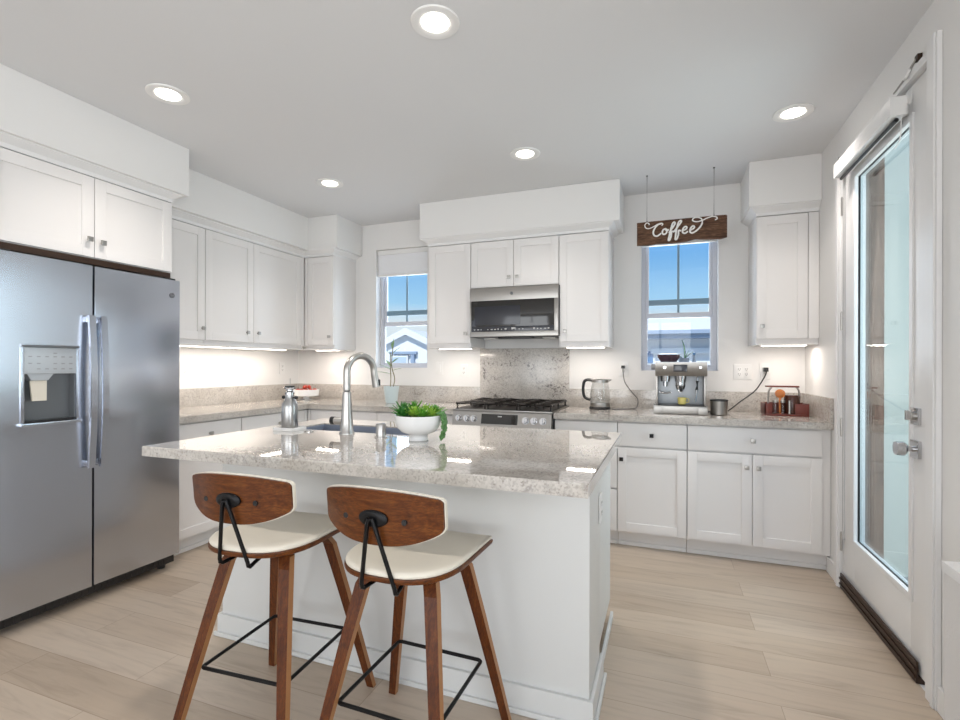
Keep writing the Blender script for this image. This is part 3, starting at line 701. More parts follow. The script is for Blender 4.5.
for q in range(4):
    ang = R(-4 + q * 9); rr = random.uniform(.109, .113)
    pts = [(.080 * math.cos(ang), .080 * math.sin(ang), .108), (rr * .98 * math.cos(ang), rr * .98 * math.sin(ang), .124), (rr * 1.09 * math.cos(ang), rr * 1.09 * math.sin(ang), .095), (rr * 1.10 * math.cos(ang), rr * 1.10 * math.sin(ang), .055), (rr * 1.03 * math.cos(ang - .03), rr * 1.03 * math.sin(ang - .03), (.012, .022, .016, .034)[q])]
    sp_ = smooth_path(pts, 8); tube(bm, sp_, .0014, 6)
    for i_, p in enumerate(sp_[4:]):
        for _ in range(2):
            sphere(bm, p + Vector((random.uniform(-.006, .006), random.uniform(-.006, .006), random.uniform(-.004, .004))), random.uniform(.0035, .0055), (1, 1, 1.3), 6)
obj('trailing_stems', bm, 'leaft', sb)

# ------------------------------------------------------------------ refrigerator (local: x along +y world, face -y -> +x world)
fr = thing('refrigerator', 'tall two-door stainless steel refrigerator with water dispenser', 'refrigerator', (-3.75, -2.38, 0), H)
FW = .459; FT = 1.768; FB = .088; sp_x = -.034
bm = bmesh.new(); bx(bm, -FW + .006, FW - .006, .055, .720, .05, FT - .012, .004); obj('case', bm, 'grey', fr)
def fdoor(x0, x1, hole=None):
    bm = bmesh.new()
    if not hole: bx(bm, x0, x1, 0, .052, FB, FT, .008)
    else:
        a, b, c, d = hole
        n = 8
        o_ = [bm.verts.new(p) for p in ((x0, 0, FB), (x1, 0, FB), (x1, 0, FT), (x0, 0, FT))]
        i_ = [bm.verts.new(p) for p in ((a, 0, c), (b, 0, c), (b, 0, d), (a, 0, d))]
        ob = [bm.verts.new((v.co.x, .052, v.co.z)) for v in o_]; ib = [bm.verts.new((v.co.x, .052, v.co.z)) for v in i_]
        for k in range(4):
            j = (k + 1) % 4
            bm.faces.new((o_[k], o_[j], i_[j], i_[k])); bm.faces.new((o_[k], o_[j], ob[j], ob[k])); bm.faces.new((i_[k], i_[j], ib[j], ib[k])); bm.faces.new((ob[k], ob[j], ib[j], ib[k]))
    return obj('door', bm, 'steel', fr)
DH = (-.338, -.112, .968, 1.332)
dl = fdoor(-FW, sp_x - .005, DH); dr = fdoor(sp_x + .005, FW)
def fhandle(x, par):
    bm = bmesh.new(); rings = []
    for k in range(25):
        t = k / 24; z = .715 + .790 * t; b = -.026 - .020 * math.sin(math.pi * t)
        rings.append([(x - .015, b - .012, z), (x + .015, b - .012, z), (x + .017, b - .006, z), (x + .014, b + .006, z), (x - .014, b + .006, z), (x - .017, b - .006, z)])
    loft(bm, rings)
    for z in (.722, 1.470): bx(bm, x - .012, x + .012, -.032, -.0005, z, z + .030, .003)
    obj('handle', bm, 'steel', par)
fhandle(sp_x - .027, dl); fhandle(sp_x + .030, dr)
a, b, c, d = DH
bm = bmesh.new()     # dispenser surround and recess
bx(bm, a - .010, b + .010, -.006, .004, d, d + .014, .003); bx(bm, a - .014, b + .014, -.022, .004, c - .012, c + .004, .004)
bx(bm, a - .010, a + .004, -.006, .004, c + .004, d, .002); bx(bm, b - .004, b + .010, -.006, .004, c + .004, d, .002)
ds = obj('dispenser', bm, 'steel', dl)
bm = bmesh.new(); bx(bm, a - .004, b + .004, -.016, -.0065, d + .001, d + .011, .004); obj('dispenser_hood', bm, 'recess', ds)
bm = bmesh.new(); bx(bm, a + .004, b - .004, .046, .051, c + .004, 1.205); bx(bm, a + .004, a + .008, .004, .046, c + .004, 1.205); bx(bm, b - .008, b - .004, .004, .046, c + .004, 1.205); obj('recess', bm, 'recess', ds, False)
bm = bmesh.new(); bx(bm, a + .004, b - .004, .000, .040, c + .0045, c + .014, .001); obj('drip_grille', bm, 'dark', ds)
bm = bmesh.new(); bx(bm, a + .004, b - .004, -.004, .046, 1.205, d - .001, .003); obj('control_panel', bm, 'panelgrey', ds)
bm = bmesh.new()
for i in range(6):
    for z in (1.226, 1.252, 1.285, 1.302):
        if random.random() < .75: bx(bm, a + .020 + i * .034, a + .034 + i * .034, -.0052, -.0042, z, z + .005)
obj('button_legend', bm, 'grey', ds, False)
bm = bmesh.new(); loft(bm, [[(a + .040, .004, 1.075), (a + .098, .004, 1.075), (a + .098, .014, 1.075), (a + .040, .014, 1.075)], [(a + .034, .010, 1.172), (a + .102, .010, 1.172), (a + .102, .020, 1.172), (a + .034, .020, 1.172)]])
obj('paddle', bm, 'cream', ds)
bm = bmesh.new(); loft(bm, [[(a + .036, .004, 1.173), (a + .104, .004, 1.173), (a + .104, .044, 1.173), (a + .036, .044, 1.173)], [(a + .018, .002, 1.2045), (a + .126, .002, 1.2045), (a + .126, .044, 1.2045), (a + .018, .044, 1.2045)]])
obj('spout', bm, 'panelgrey', ds)
bm = bmesh.new(); cyl(bm, (FW - .052, -.0005, 1.672), (FW - .052, -.004, 1.672), .015, seg=24); lg = obj('maker_badge', bm, 'badge', dr)
bm = bmesh.new()
tube(bm, [(FW - .052 + .0125 * math.cos(k * .2618), -.0045, 1.672 + .0125 * math.sin(k * .2618)) for k in range(25)], .0011, 6)
tube(bm, smooth_path([(FW - .060, -.0045, 1.668), (FW - .057, -.0045, 1.677), (FW - .053, -.0045, 1.674), (FW - .056, -.0045, 1.666), (FW - .051, -.0045, 1.668), (FW - .047, -.0045, 1.677), (FW - .045, -.0045, 1.672), (FW - .049, -.0045, 1.667), (FW - .043, -.0045, 1.668)], 4), .0009, 6)
obj('monogram', bm, 'monogram', lg)
bm = bmesh.new(); bx(bm, -FW + .01, FW - .01, .034, .060, .034, FB - .006, .004)
for k in range(26): bx(bm, -FW + .04 + k * .032, -FW + .062 + k * .032, .031, .035, .042, .070)
obj('base_grille', bm, 'dark', fr)
for x in (-FW + .05, FW - .05):
    bm = bmesh.new(); cyl(bm, (x, .09, .0005), (x, .09, .05), .022, seg=14); cyl(bm, (x, .66, .0005), (x, .66, .05), .022, seg=14); obj('foot', bm, 'dark', fr)
for x in (-FW + .05, FW - .05):
    box('hinge_cover', 'dark', fr, x - .035, x + .035, .02, .12, FT - .011, FT + .012, bev=.004)

# ------------------------------------------------------------------ gas range and microwave
rg = thing('gas_range', 'stainless slide-in gas range with black grates and six knobs', 'range', (-2.070, 0, 0))
bm = bmesh.new(); bx(bm, -.382, .382, -.620, -.022, .06, .905, .002); obj('body', bm, 'dark', rg)
bm = bmesh.new(); bx(bm, -.384, .384, -.672, -.022, .905, .921, .003); ck = obj('cooktop', bm, 'steel2', rg)
bm = bmesh.new(); bx(bm, -.374, .374, -.655, -.035, .9211, .9235, .001); obj('burner_well', bm, 'iron', ck)
bm = bmesh.new(); loft(bm, [[(x, -.690, .800), (x, -.668, .904), (x, -.621, .904), (x, -.621, .800)] for x in (-.384, .378)]); cp = obj('control_panel', bm, 'steel2', rg)
def on_panel(x, z): return Vector((x, -.690 + (z - .800) * .2115, z))
pn = Vector((0, -1, .2115)).normalized()
bm = bmesh.new(); q0 = [on_panel(x, z) + pn * .002 for x, z in ((-.150, .818), (.130, .818), (.130, .890), (-.150, .890))]
loft(bm, [[p - pn * .004 for p in q0], q0]); dsp = obj('display', bm, 'bglass', cp)
bm = bmesh.new(); q1 = [on_panel(x, z) + pn * .0026 for x, z in ((-.022, .870), (.008, .870), (.008, .878), (-.022, .878))]; loft(bm, [[p - pn * .001 for p in q1], q1]); obj('clock_digits', bm, 'legend', dsp)
for x in (-.332, -.268, -.210, .190, .252, .318):
    bm = bmesh.new(); p = on_panel(x, .852); cyl(bm, p, p + pn * .006, .026, seg=22); cyl(bm, p + pn * .006, p + pn * .030, .0215, .019, seg=22)
    s_ = Vector((1, 0, 0)); u_ = pn.cross(s_); c_ = p + pn * .033
    loft(bm, [[c_ + s_ * i * .0045 + u_ * j * .020 - pn * .012 for i, j in ((-1, -1), (1, -1), (1, 1), (-1, 1))], [c_ + s_ * i * .0035 + u_ * j * .019 + pn * .004 for i, j in ((-1, -1), (1, -1), (1, 1), (-1, 1))]])
    obj('knob', bm, 'chrome', cp)
for x0, x1 in ((-.372, -.128), (-.122, .122), (.128, .372)):
    bm = bmesh.new(); zt = .962
    for x in (x0 + .008, x1 - .008): tube(bm, [(x, -.640, zt), (x, -.070, zt)], .0105, 8)
    for y in (-.640, -.355, -.070): tube(bm, [(x0 + .008, y, zt), (x1 - .008, y, zt)], .0105, 8)
    xm = (x0 + x1) / 2
    tube(bm, [(xm, -.640, zt), (xm, -.070, zt)], .009, 8)
    for y in (-.50, -.21): tube(bm, [(x0 + .008, y, zt), (x1 - .008, y, zt)], .009, 8)
    for x in (x0 + .010, x1 - .010):
        for y in (-.635, -.355, -.075): cyl(bm, (x, y, .9240), (x, y, zt), .007, seg=8)
    obj('grate', bm, 'iron', rg)
for x, y, r_ in ((-.25, -.50, .042), (-.25, -.21, .036), (0, -.355, .05), (.25, -.50, .036), (.25, -.21, .042)):
    bm = bmesh.new(); lathe(bm, (x, y, .9240), [(r_ * 1.25, 0), (r_ * 1.2, .006), (r_, .008), (r_, .018), (r_ * .9, .023), (.001, .024)], 24); obj('burner', bm, 'iron', rg)
bm = bmesh.new(); bx(bm, -.380, .380, -.668, -.622, .190, .790, .006); od = obj('oven_door', bm, 'steel2', rg)
bm = bmesh.new(); bx(bm, -.27, .27, -.671, -.667, .30, .62, .002); obj('oven_window', bm, 'bglass', od)
bm = bmesh.new(); tube(bm, [(-.34, -.715, .735), (.34, -.715, .735)], .013, 14)
for x in (-.31, .31): cyl(bm, (x, -.668, .735), (x, -.712, .735), .009, seg=10)
obj('handle', bm, 'steel2', od)
bm = bmesh.new(); bx(bm, -.380, .380, -.664, -.622, .065, .180, .005); obj('warming_drawer', bm, 'steel2', rg)
for x in (-.34, .34):
    bm = bmesh.new(); cyl(bm, (x, -.56, .0005), (x, -.56, .06), .018, seg=12); cyl(bm, (x, -.08, .0005), (x, -.08, .06), .018, seg=12); obj('foot', bm, 'dark', rg)

mw = thing('microwave', 'stainless over-the-range microwave with black glass front', 'microwave', (-2.062, 0, 1.470))
MW, MH, MF = .364, .404, -.402
bm = bmesh.new(); bx(bm, -MW, MW, MF + .030, -.022, .010, MH, .003); obj('case', bm, 'dark', mw)
bm = bmesh.new()
bx(bm, -MW, MW - .004, MF, MF + .028, .300, MH, .003); bx(bm, -MW, MW - .004, MF, MF + .028, .012, .052, .003)
bx(bm, -MW, -MW + .012, MF, MF + .028, .052, .300, .002); bx(bm, MW - .034, MW - .004, MF, MF + .028, .052, .300, .002); md = obj('door_frame', bm, 'steel2', mw)
bm = bmesh.new(); bx(bm, -MW + .012, MW - .034, MF + .006, MF + .028, .052, .300, .001); gp = obj('door_glass', bm, 'bglass', mw)
bm = bmesh.new(); bx(bm, -MW + .040, .060, MF + .0045, MF + .006, .105, .255, .0005); obj('viewing_window', bm, 'display', gp)
bm = bmesh.new(); bx(bm, -MW + .014, MW - .036, MF + .004, MF + .006, .054, .092, .0005); ks = obj('key_strip', bm, 'display', gp)
bm = bmesh.new()
for i in range(22):
    x = -MW + .035 + i * .029
    if i in (3, 10, 15, 16): continue
    bx(bm, x, x + random.choice((.008, .012, .016)), MF + .0028, MF + .0042, .066, .066 + random.choice((.006, .010)))
bx(bm, -.012, .022, MF + .0028, MF + .0042, .070, .082); obj('key_legend', bm, 'legend', ks, False)
bm = bmesh.new(); cyl(bm, (-.010, MF - .0005, .352), (-.010, MF - .003, .352), .013, seg=22); bg = obj('maker_badge', bm, 'badge', md)
bm = bmesh.new(); tube(bm, [(-.010 + .0105 * math.cos(k * .2618), MF - .0035, .352 + .0105 * math.sin(k * .2618)) for k in range(25)], .0009, 6)
tube(bm, smooth_path([(-.017, MF - .0035, .349), (-.014, MF - .0035, .356), (-.011, MF - .0035, .353), (-.013, MF - .0035, .347), (-.008, MF - .0035, .350), (-.005, MF - .0035, .356), (-.004, MF - .0035, .351), (-.008, MF - .0035, .347)], 4), .0008, 6); obj('monogram', bm, 'monogram', bg)
bm = bmesh.new(); bx(bm, -.130, .150, MF + .020, MF + .10, -.004, .009, .003); obj('vent_grille', bm, 'dark', mw)
for x in (-.25, .25): box('task_lens', 'wplastic', mw, x - .05, x + .05, -.24, -.14, .002, .009)

# ------------------------------------------------------------------ counter stools
def stool(label, loc, rz):
    t = thing('bar_stool', label, 'stool', loc, rz, None)
    def outline(s, dz, zz):
        pts = []
        for k in range(13):
            x = .193 - .386 * k / 12; pts.append((x * s, (.196 + .010 * math.cos(math.pi * x / .386)) * s))
        for k in range(1, 25):
            a_ = math.pi + math.pi * k / 25 * 1.0
            x = .194 * math.cos(a_); y = .02 + .235 * math.sin(a_)
            ex = abs(math.cos(a_)) ** .72 * (1 if math.cos(a_) > 0 else -1); ey = -abs(math.sin(a_)) ** .72
            pts.append((ex * .190 * s, (.02 + .235 * ey) * s))
        return [(x, y, zz + dz * (abs(x) / .2) ** 2 + .010 * max(0, -y / .22) ** 2) for x, y in pts]
    bm = bmesh.new(); loft(bm, [outline(.93, .006, .634), outline(.985, .008, .638), outline(1.0, .008, .646), outline(.995, .008, .652), outline(.97, .008, .653)])
    st = obj('seat', bm, 'walnut', t, label='walnut seat shell')
    bm = bmesh.new(); loft(bm, [outline(.972, .008, .6535), outline(.985, .008, .659), outline(.975, .008, .665), outline(.92, .007, .670), outline(.75, .005, .672), outline(.45, .002, .671), outline(.12, 0, .670)])
    obj('cushion', bm, 'cream', st, label='cream leather cushion', angle=60)
    # backrest shell and its padded face
    def back(bm, off0, off1, sc, zpad=0.0):
        n = 42; f_, b_ = [], []
        def edge(u, side):
            au = abs(u)
            top = .908 - .027 * au ** 2.2 - zpad; bot = .751 + .042 * au ** 2.8 + zpad
            if au > .93:
                k = (au - .93) / .07; r = 1 - math.sqrt(max(0, 1 - k * k)); top -= .012 * r; bot += .014 * r
            return top if side else bot
        rows = []
        for i in range(n + 1):
            u = math.sin(math.pi / 2 * (-1 + 2 * i / n)); x = u * .194 * sc - .012; ring = []
            zt, zb = edge(u, 1), edge(u, 0)
            for off in (off0, off1):
                m_ = 6
                zs = [zb + (zt - zb) * j / m_ for j in range(m_ + 1)]
                if off == off1: zs = zs[::-1]
                for z in zs:
                    ring.append((x, -.224 + .058 * u * u + off + (.82 - z) * .10, z))
            rows.append(ring)
        loft(bm, rows)
    bm = bmesh.new(); back(bm, 0.0, .009, 1.0); bk = obj('backrest', bm, 'walnut', t, label='curved walnut backrest shell')
    bm = bmesh.new(); back(bm, .0095, .022, 1.012, -.0025); obj('pad', bm, 'cream', bk, label='cream padded face of the backrest')
    bm = bmesh.new(); c0 = Vector((-.004, -.2250, .828))
    rings = [[(c0.x + .046 * s_ * math.cos(a_), c0.y - d_, c0.z + .024 * s_ * math.sin(a_)) for a_ in [2 * math.pi * k / 24 for k in range(24)]] for s_, d_ in ((1, -.002), (1, .004), (.8, .008))]
    loft(bm, rings); obj('mounting_plate', bm, 'bmetal', bk)
    for x in (-.105, .085):
        bm = bmesh.new(); cyl(bm, (x, -.200, .822), (x, -.2135, .822), .008, seg=14); obj('bolt_cap', bm, 'dark', bk)
    bm = bmesh.new()
    pts = [(-.030, -.085, .6285), (-.050, -.180, .619), (-.054, -.198, .617), (-.0545, -.206, .622), (-.054, -.209, .635), (-.016, -.2385, .812), (-.010, -.2395, .829), (.002, -.2395, .829), (.008, -.2385, .812), (.054, -.209, .635), (.0545, -.206, .622), (.054, -.198, .617), (.050, -.180, .619), (.030, -.085, .6285)]
    P = []
    for i_, p in enumerate(pts):
        P.append(Vector(p))
    tube(bm, P, .0062, 10); obj('back_bracket', bm, 'bmetal', t)
    for sx in (-1, 1):
        for sy in (-1, 1):
            bm = bmesh.new(); rings = []
            ny = .100 if sy < 0 else .128; fx_ = .215 if sy < 0 else .230
            for z, tx, ty in ((.6335, .092, ny - .024), (.618, .104, ny - .012), (.585, .118, ny + .008), (.40, .118 + (fx_ - .118) * .33, ny + (.250 - ny) * .37), (.20, .118 + (fx_ - .118) * .67, ny + (.250 - ny) * .685), (.0005, fx_, .250)):
                k = 1 - z / .634; hw = .0215 - .0075 * k; ht = .0125 - .002 * k
                cx_, cy_ = sx * tx, sy * ty
                rings.append([(cx_ - hw, cy_ - ht, z), (cx_ + hw, cy_ - ht, z), (cx_ + hw, cy_ + ht, z), (cx_ - hw, cy_ + ht, z)])
            vr = loft(bm, rings)
            bm.normal_update()
            for fc in bm.faces:
                if abs(fc.normal.x) > .8: fc.material_index = 1
            obj('leg', bm, ['walnutleg', 'ply'], t, False)
    bm = bmesh.new(); a_, b_ = .160, .176; z = .250; r_ = .012
    pts = []
    for cx_, cy_, s0 in ((a_, b_, 0), (-a_, b_, 90), (-a_, -b_, 180), (a_, -b_, 270)):
        for k in range(4):
            an = R(s0 + 30 * k); pts.append((cx_ - math.copysign(r_, cx_) + r_ * math.cos(an), cy_ - math.copysign(r_, cy_) + r_ * math.sin(an), z))
    pts.append(pts[0]); pts.append(pts[1]); tube(bm, pts, .0062, 10); obj('footrest', bm, 'bmetal', t)
    return t
s1 = stool('walnut counter stool with cream seat, the one nearer the fridge', (-2.222, -2.735, 0), R(3.6))
s2 = copy_thing(s1, 'walnut counter stool with cream seat, the one farther from the fridge', (-1.682, -2.730, 0), R(-1.0))

# ------------------------------------------------------------------ lamps
def downlight(label, x, y):
    t = thing('recessed_light', label, 'ceiling light', (x, y, CZ))
    bm = bmesh.new()
    rings = [[(r * math.cos(2 * math.pi * k / 36), r * math.sin(2 * math.pi * k / 36), z) for k in range(36)] for r, z in ((.098, -.0005), (.096, -.006), (.080, -.010), (.060, -.004), (.055, -.0015))]
    loft(bm, rings, False); obj('trim_ring', bm, 'wplastic', t)
    bm = bmesh.new(); lathe(bm, (0, 0, -.006), [(.001, 0), (.054, .0), (.054, .004), (.001, .004)], 32); obj('lens', bm, 'lens', t)
    lamp('SPOT', 'downlight', (0, 0, -.03), (0, 0, 0), 36, (1.0, .925, .86), parent=t, spot_size=R(125), spot_blend=.9, shadow_soft_size=.06)
downlight('recessed ceiling light nearest the camera, above the bar stools', -1.80, -2.349)
downlight('recessed ceiling light in front of the fridge soffit', -3.294, -2.347)
downlight('recessed ceiling light before the left corner soffit', -3.297, -1.057)
downlight('recessed ceiling light in front of the microwave soffit', -1.787, -1.048)
downlight('recessed ceiling light near the glass door', -.296, -1.045)
def strip_light(label, x0, x1, y0, y1, along, power):
    cx_, cy_ = (x0 + x1) / 2, (y0 + y1) / 2
    t = thing('under_cabinet_light', label, 'strip light', (cx_, cy_, UB))
    hx, hy = (x1 - x0) / 2, (y1 - y0) / 2
    box('housing', 'wplastic', t, -hx, hx, -hy, hy, -.014, -.0005, bev=.002)
    box('diffuser', 'strip', t, -hx + .008, hx - .008, -hy + .006, hy - .006, -.018, -.0145, bev=.001)
    lamp('AREA', 'strip', (0, 0, -.022), (0, 0, 0), power, (1.0, .90, .81), 2 * hx - .02, 2 * hy - .012, parent=t)
strip_light('glowing strip light under the wall cabinet left of the microwave', -2.76, -2.46, -.30, -.24, 'x', 1.6)
strip_light('glowing strip light under the wall cabinet beside the coffee sign', -1.665, -1.365, -.30, -.24, 'x', 1.6)
strip_light('glowing strip light under the single wall cabinet by the door', -.325, -.05, -.30, -.24, 'x', 1.6)
strip_light('glowing strip light under the corner wall cabinet on the back wall', -4.08, -3.83, -.26, -.20, 'x', 1.6)
strip_light('long glowing strip light under the cabinets on the left wall', -4.30, -4.24, -1.85, -.45, 'y', 5.0)
# light rails hiding the strips
def rail(label, *boxes):
    bm = bmesh.new()
    for a in boxes: bx(bm, a[0], a[1], a[2], a[3], 1.394, 1.4045, .001)
    return tag(obj('light_rail', bm, 'cab'), label, 'light rail')
rail('white light rail under the wall cabinet left of the microwave', (-2.822, -2.440, -.349, -.331), (-2.822, -2.804, -.331, -.004))
rail('white light rail under the wall cabinet beside the coffee sign', (-1.705, -1.333, -.349, -.331), (-1.351, -1.333, -.331, -.004))
rail('white light rail under the single wall cabinet by the door', (-.362, -.004, -.349, -.331), (-.362, -.344, -.331, -.004))
rail('white light rail under the left wall cabinets', (-4.147, -4.129, -1.900, -.349), (-4.129, -3.802, -.349, -.331), (-3.820, -3.802, -.331, -.004))

# ------------------------------------------------------------------ coffee sign
sg = thing('coffee_sign', 'rustic brown wooden sign reading Coffee, hung by two cords from the ceiling', 'sign', (-.838, -.385, 2.118))
SW, SH = .293, .167
top = [(-SW, .164), (-SW + .10, .166), (0, .166), (SW - .06, .1655), (SW - .006, .164)]
bot = [(SW, .012), (SW - .04, .003), (SW - .13, .006), (SW - .20, .014), (SW - .26, .002), (-.06, -.001), (-.16, .002), (-.22, -.004), (-SW, .001)]
outl = top + [(SW, .157)] + bot
bm = bmesh.new(); loft(bm, [[(x * s_, y_, .083 + (z - .083) * s_) for x, z in outl] for y_, s_ in ((-.011, .985), (-.009, 1), (.009, 1), (.011, .985))]); obj('board', bm, 'rustic', sg, False)
def uv(x, y):
    u = (x - 137) / 720; v = (y - (325 - 42 * u)) / 200
    return (-SW + 2 * SW * u, -.0135, .166 - .166 * v)
strokes = [
    [(240, 350), (236, 336), (218, 332), (204, 350), (212, 374), (240, 380), (275, 366), (315, 343), (345, 338), (352, 350), (342, 358)],
    [(345, 342), (318, 346), (290, 374), (274, 412), (282, 440), (308, 446), (338, 424)],
    [(372, 386), (355, 396), (348, 418), (360, 434), (380, 424), (386, 400), (374, 386), (380, 398), (402, 396)],
    [(402, 424), (428, 384), (450, 348), (446, 333), (432, 344), (416, 396), (405, 448), (398, 482), (408, 484), (420, 450), (424, 414), (442, 412)],
    [(438, 420), (472, 374), (500, 334), (496, 321), (478, 338), (462, 400), (456, 450), (454, 478), (466, 476), (478, 440), (480, 406), (498, 408)],
    [(512, 408), (540, 394), (544, 378), (530, 374), (514, 394), (512, 420), (530, 430), (554, 414)],
    [(566, 408), (598, 392), (604, 376), (590, 371), (573, 394), (572, 420), (590, 428), (622, 410), (650, 380), (666, 346), (660, 314), (630, 300), (598, 306), (592, 326), (622, 336), (662, 328), (702, 310), (744, 297), (774, 303), (780, 318), (764, 326)]]
bm = bmesh.new()
for i_, s_ in enumerate(strokes):
    P = smooth_path([uv(*p) for p in s_], 7)
    thin = i_ in (0,)
    tube(bm, P, (lambda t, th=thin, n=i_: (.0036 if th else .0058) * (1 if n != 6 or t < .45 else .72)), 8, squash=(1, .45, 1))
obj('lettering', bm, 'lettering', sg)
for x in (-.225, .212):
    bm = bmesh.new(); tube(bm, [(x, 0, .160), (x, 0, CZ - 2.118 - .001)], .0022, 8); cyl(bm, (x, 0, .1645), (x, 0, .172), .005, seg=10); cyl(bm, (x, 0, CZ - 2.118 - .006), (x, 0, CZ - 2.118 - .0005), .007, seg=12); obj('hanging_cord', bm, 'rope', sg)

# ------------------------------------------------------------------ things on the right counter
C = CT1 + .0005
em = thing('espresso_machine', 'stainless espresso machine with screen under the window', 'coffee machine', (-.836, -.275, C))
bm = bmesh.new(); bx(bm, -.165, .165, .020, .165, .055, .300, .006); bx(bm, -.165, .165, -.145, .165, .268, .362, .008)
bx(bm, -.165, -.152, -.10, .02, .06, .27, .002); bx(bm, .152, .165, -.10, .02, .06, .27, .002); obj('body', bm, 'steel2', em)
bm = bmesh.new(); bx(bm, -.150, .150, .010, .0195, .060, .266, .002); obj('splash_panel', bm, 'panelgrey', em)
bm = bmesh.new(); loft(bm, [[(x, -.150, .275), (x, -.150, .362), (x, -.144, .364), (x, -.144, .266)] for x in (-.168, .168)]); fp = obj('front_panel', bm, 'steel2', em)
bm = bmesh.new(); bx(bm, -.048, .042, -.155, -.1505, .296, .346, .002); sc_ = obj('screen', bm, 'display', fp)
for x in (-.105, .125):
    bm = bmesh.new(); cyl(bm, (x, -.1505, .326), (x, -.158, .326), .010, seg=16); obj('button', bm, 'chrome', fp)
bm = bmesh.new(); cyl(bm, (-.166, -.02, .330), (-.195, -.02, .330), .022, seg=20); cyl(bm, (-.195, -.02, .330), (-.199, -.02, .330), .022, .018, seg=20); obj('steam_dial', bm, 'grey', em)
bm = bmesh.new(); bx(bm, -.178, .170, -.165, .165, .0005, .058, .006); bx(bm, -.178, -.12, -.180, -.165, .0005, .05, .003); bx(bm, .11, .170, -.180, -.165, .0005, .05, .003); dt_ = obj('drip_tray', bm, 'steel2', em)
bm = bmesh.new(); bx(bm, -.150, .150, -.150, .005, .0585, .063, .001); obj('drip_grid', bm, 'dark', dt_)
bm = bmesh.new(); cyl(bm, (0, -.075, .266), (0, -.075, .225), .040, .036, seg=24); cyl(bm, (0, -.075, .2245), (0, -.075, .200), .034, .033, seg=24); obj('group_head', bm, 'chrome', em)
bm = bmesh.new(); cyl(bm, (0, -.075, .1995), (0, -.075, .170), .036, .026, seg=24); bx(bm, -.014, .014, -.085, -.065, .150, .1705, .003); pf = obj('portafilter', bm, 'chrome', em)
bm = bmesh.new(); tube(bm, smooth_path([(0, -.108, .186), (0, -.150, .184), (0, -.225, .172)], 4), .0125, 12); obj('handle', bm, 'dark', pf)
bm = bmesh.new(); cyl(bm, (-.100, -.06, .266), (-.100, -.06, .225), .034, .030, seg=22); cyl(bm, (-.100, -.06, .2245), (-.100, -.06, .19), .014, seg=14)
tube(bm, smooth_path([(-.135, -.09, .150), (-.10, -.10, .142), (-.065, -.09, .150)], 4), .006, 8); bx(bm, -.140, -.132, -.095, .012, .144, .156, .002); bx(bm, -.068, -.060, -.095, .012, .144, .156, .002); obj('grinder_outlet', bm, 'chrome', em)
bm = bmesh.new(); tube(bm, smooth_path([(.108, -.095, .268), (.110, -.10, .225), (.104, -.105, .15), (.094, -.115, .088)], 5), .0055, 10); wd = obj('steam_wand', bm, 'chrome', em)
bm = bmesh.new(); tube(bm, [(.109, -.1005, .232), (.105, -.104, .170)], .011, 12); obj('wand_grip', bm, 'dark', wd)
bm = bmesh.new(); lathe(bm, (-.078, .045, .3625), [(.055, 0), (.060, .012), (.078, .036), (.080, .052)], 28); lathe(bm, (-.078, .045, .4145), [(.082, 0), (.082, .007), (.05, .012), (.001, .013)], 28); obj('bean_hopper', bm, 'hopper', em)
cp_ = thing('yellow_cup', 'small pale yellow cup on the espresso machine drip tray', 'cup', (-.826, -.355, C + .0635))
bm = bmesh.new(); lathe(bm, (0, 0, 0), [(.001, .0005), (.020, .0005), (.026, .006), (.030, .050), (.0275, .050), (.024, .008), (.001, .007)], 24); obj('cup_body', bm, 'yellow', cp_)
bm = bmesh.new(); tube(bm, smooth_path([(.029, 0, .042), (.044, 0, .040), (.044, 0, .020), (.027, 0, .014)], 5), .003, 8); obj('handle', bm, 'yellow', cp_)
kb = thing('knock_box', 'squat steel knock box with dark rim between espresso machine and wooden caddy', 'knock box', (-.590, -.365, C))
bm = bmesh.new(); lathe(bm, (0, 0, 0), [(.001, .0005), (.048, .0005), (.052, .004), (.056, .095), (.050, .095), (.047, .010), (.001, .009)], 30); obj('body', bm, 'steel2', kb)
bm = bmesh.new(); lathe(bm, (0, 0, .0955), [(.049, 0), (.058, 0), (.058, .010), (.049, .010)], 30, cap=False); obj('rim', bm, 'dark', kb)
bm = bmesh.new(); tube(bm, [(-.049, 0, .090), (.049, 0, .090)], .007, 12); obj('bar', bm, 'dark', kb)

# plants standing behind the espresso machine on the window sill
wp = thing('sill_plant', 'small plant with one broad leaf on the sill behind the espresso machine', 'plant', (-.800, .040, W2[2]))
bm = bmesh.new(); lathe(bm, (0, 0, 0), [(.001, .0005), (.030, .0005), (.040, .10), (.036, .10), (.028, .010), (.001, .009)], 22); obj('pot', bm, 'xblue', wp)
bm = bmesh.new(); lathe(bm, (0, 0, .080), [(.001, 0), (.033, .0), (.033, .008), (.001, .009)], 18); obj('soil', bm, 'soil', wp)
bm = bmesh.new()
leaf(bm, (0, 0, .088), (-.35, -.1, 1), .150, .022, .5, .2); leaf(bm, (0.005, 0, .088), (.9, -.1, .5), .085, .016, .5, .2); leaf(bm, (-.005, 0, .088), (-.9, -.2, .35), .075, .014, .5, .2); leaf(bm, (.01, -.01, .088), (.55, .2, .9), .075, .014, .4, .2)
obj('foliage', bm, 'leafd', wp)
jr = thing('sill_bottle', 'small blue bottle on the sill beside the broad-leaved plant', 'bottle', (-.728, .045, W2[2]))
bm = bmesh.new(); lathe(bm, (0, 0, 0), [(.001, .0005), (.020, .0005), (.022, .01), (.022, .06), (.010, .08), (.010, .12)], 18); obj('body', bm, 'xblue', jr)
bm = bmesh.new(); lathe(bm, (0, 0, .1202), [(.012, 0), (.012, .02), (.001, .021)], 14); obj('stopper', bm, 'xpane', jr)

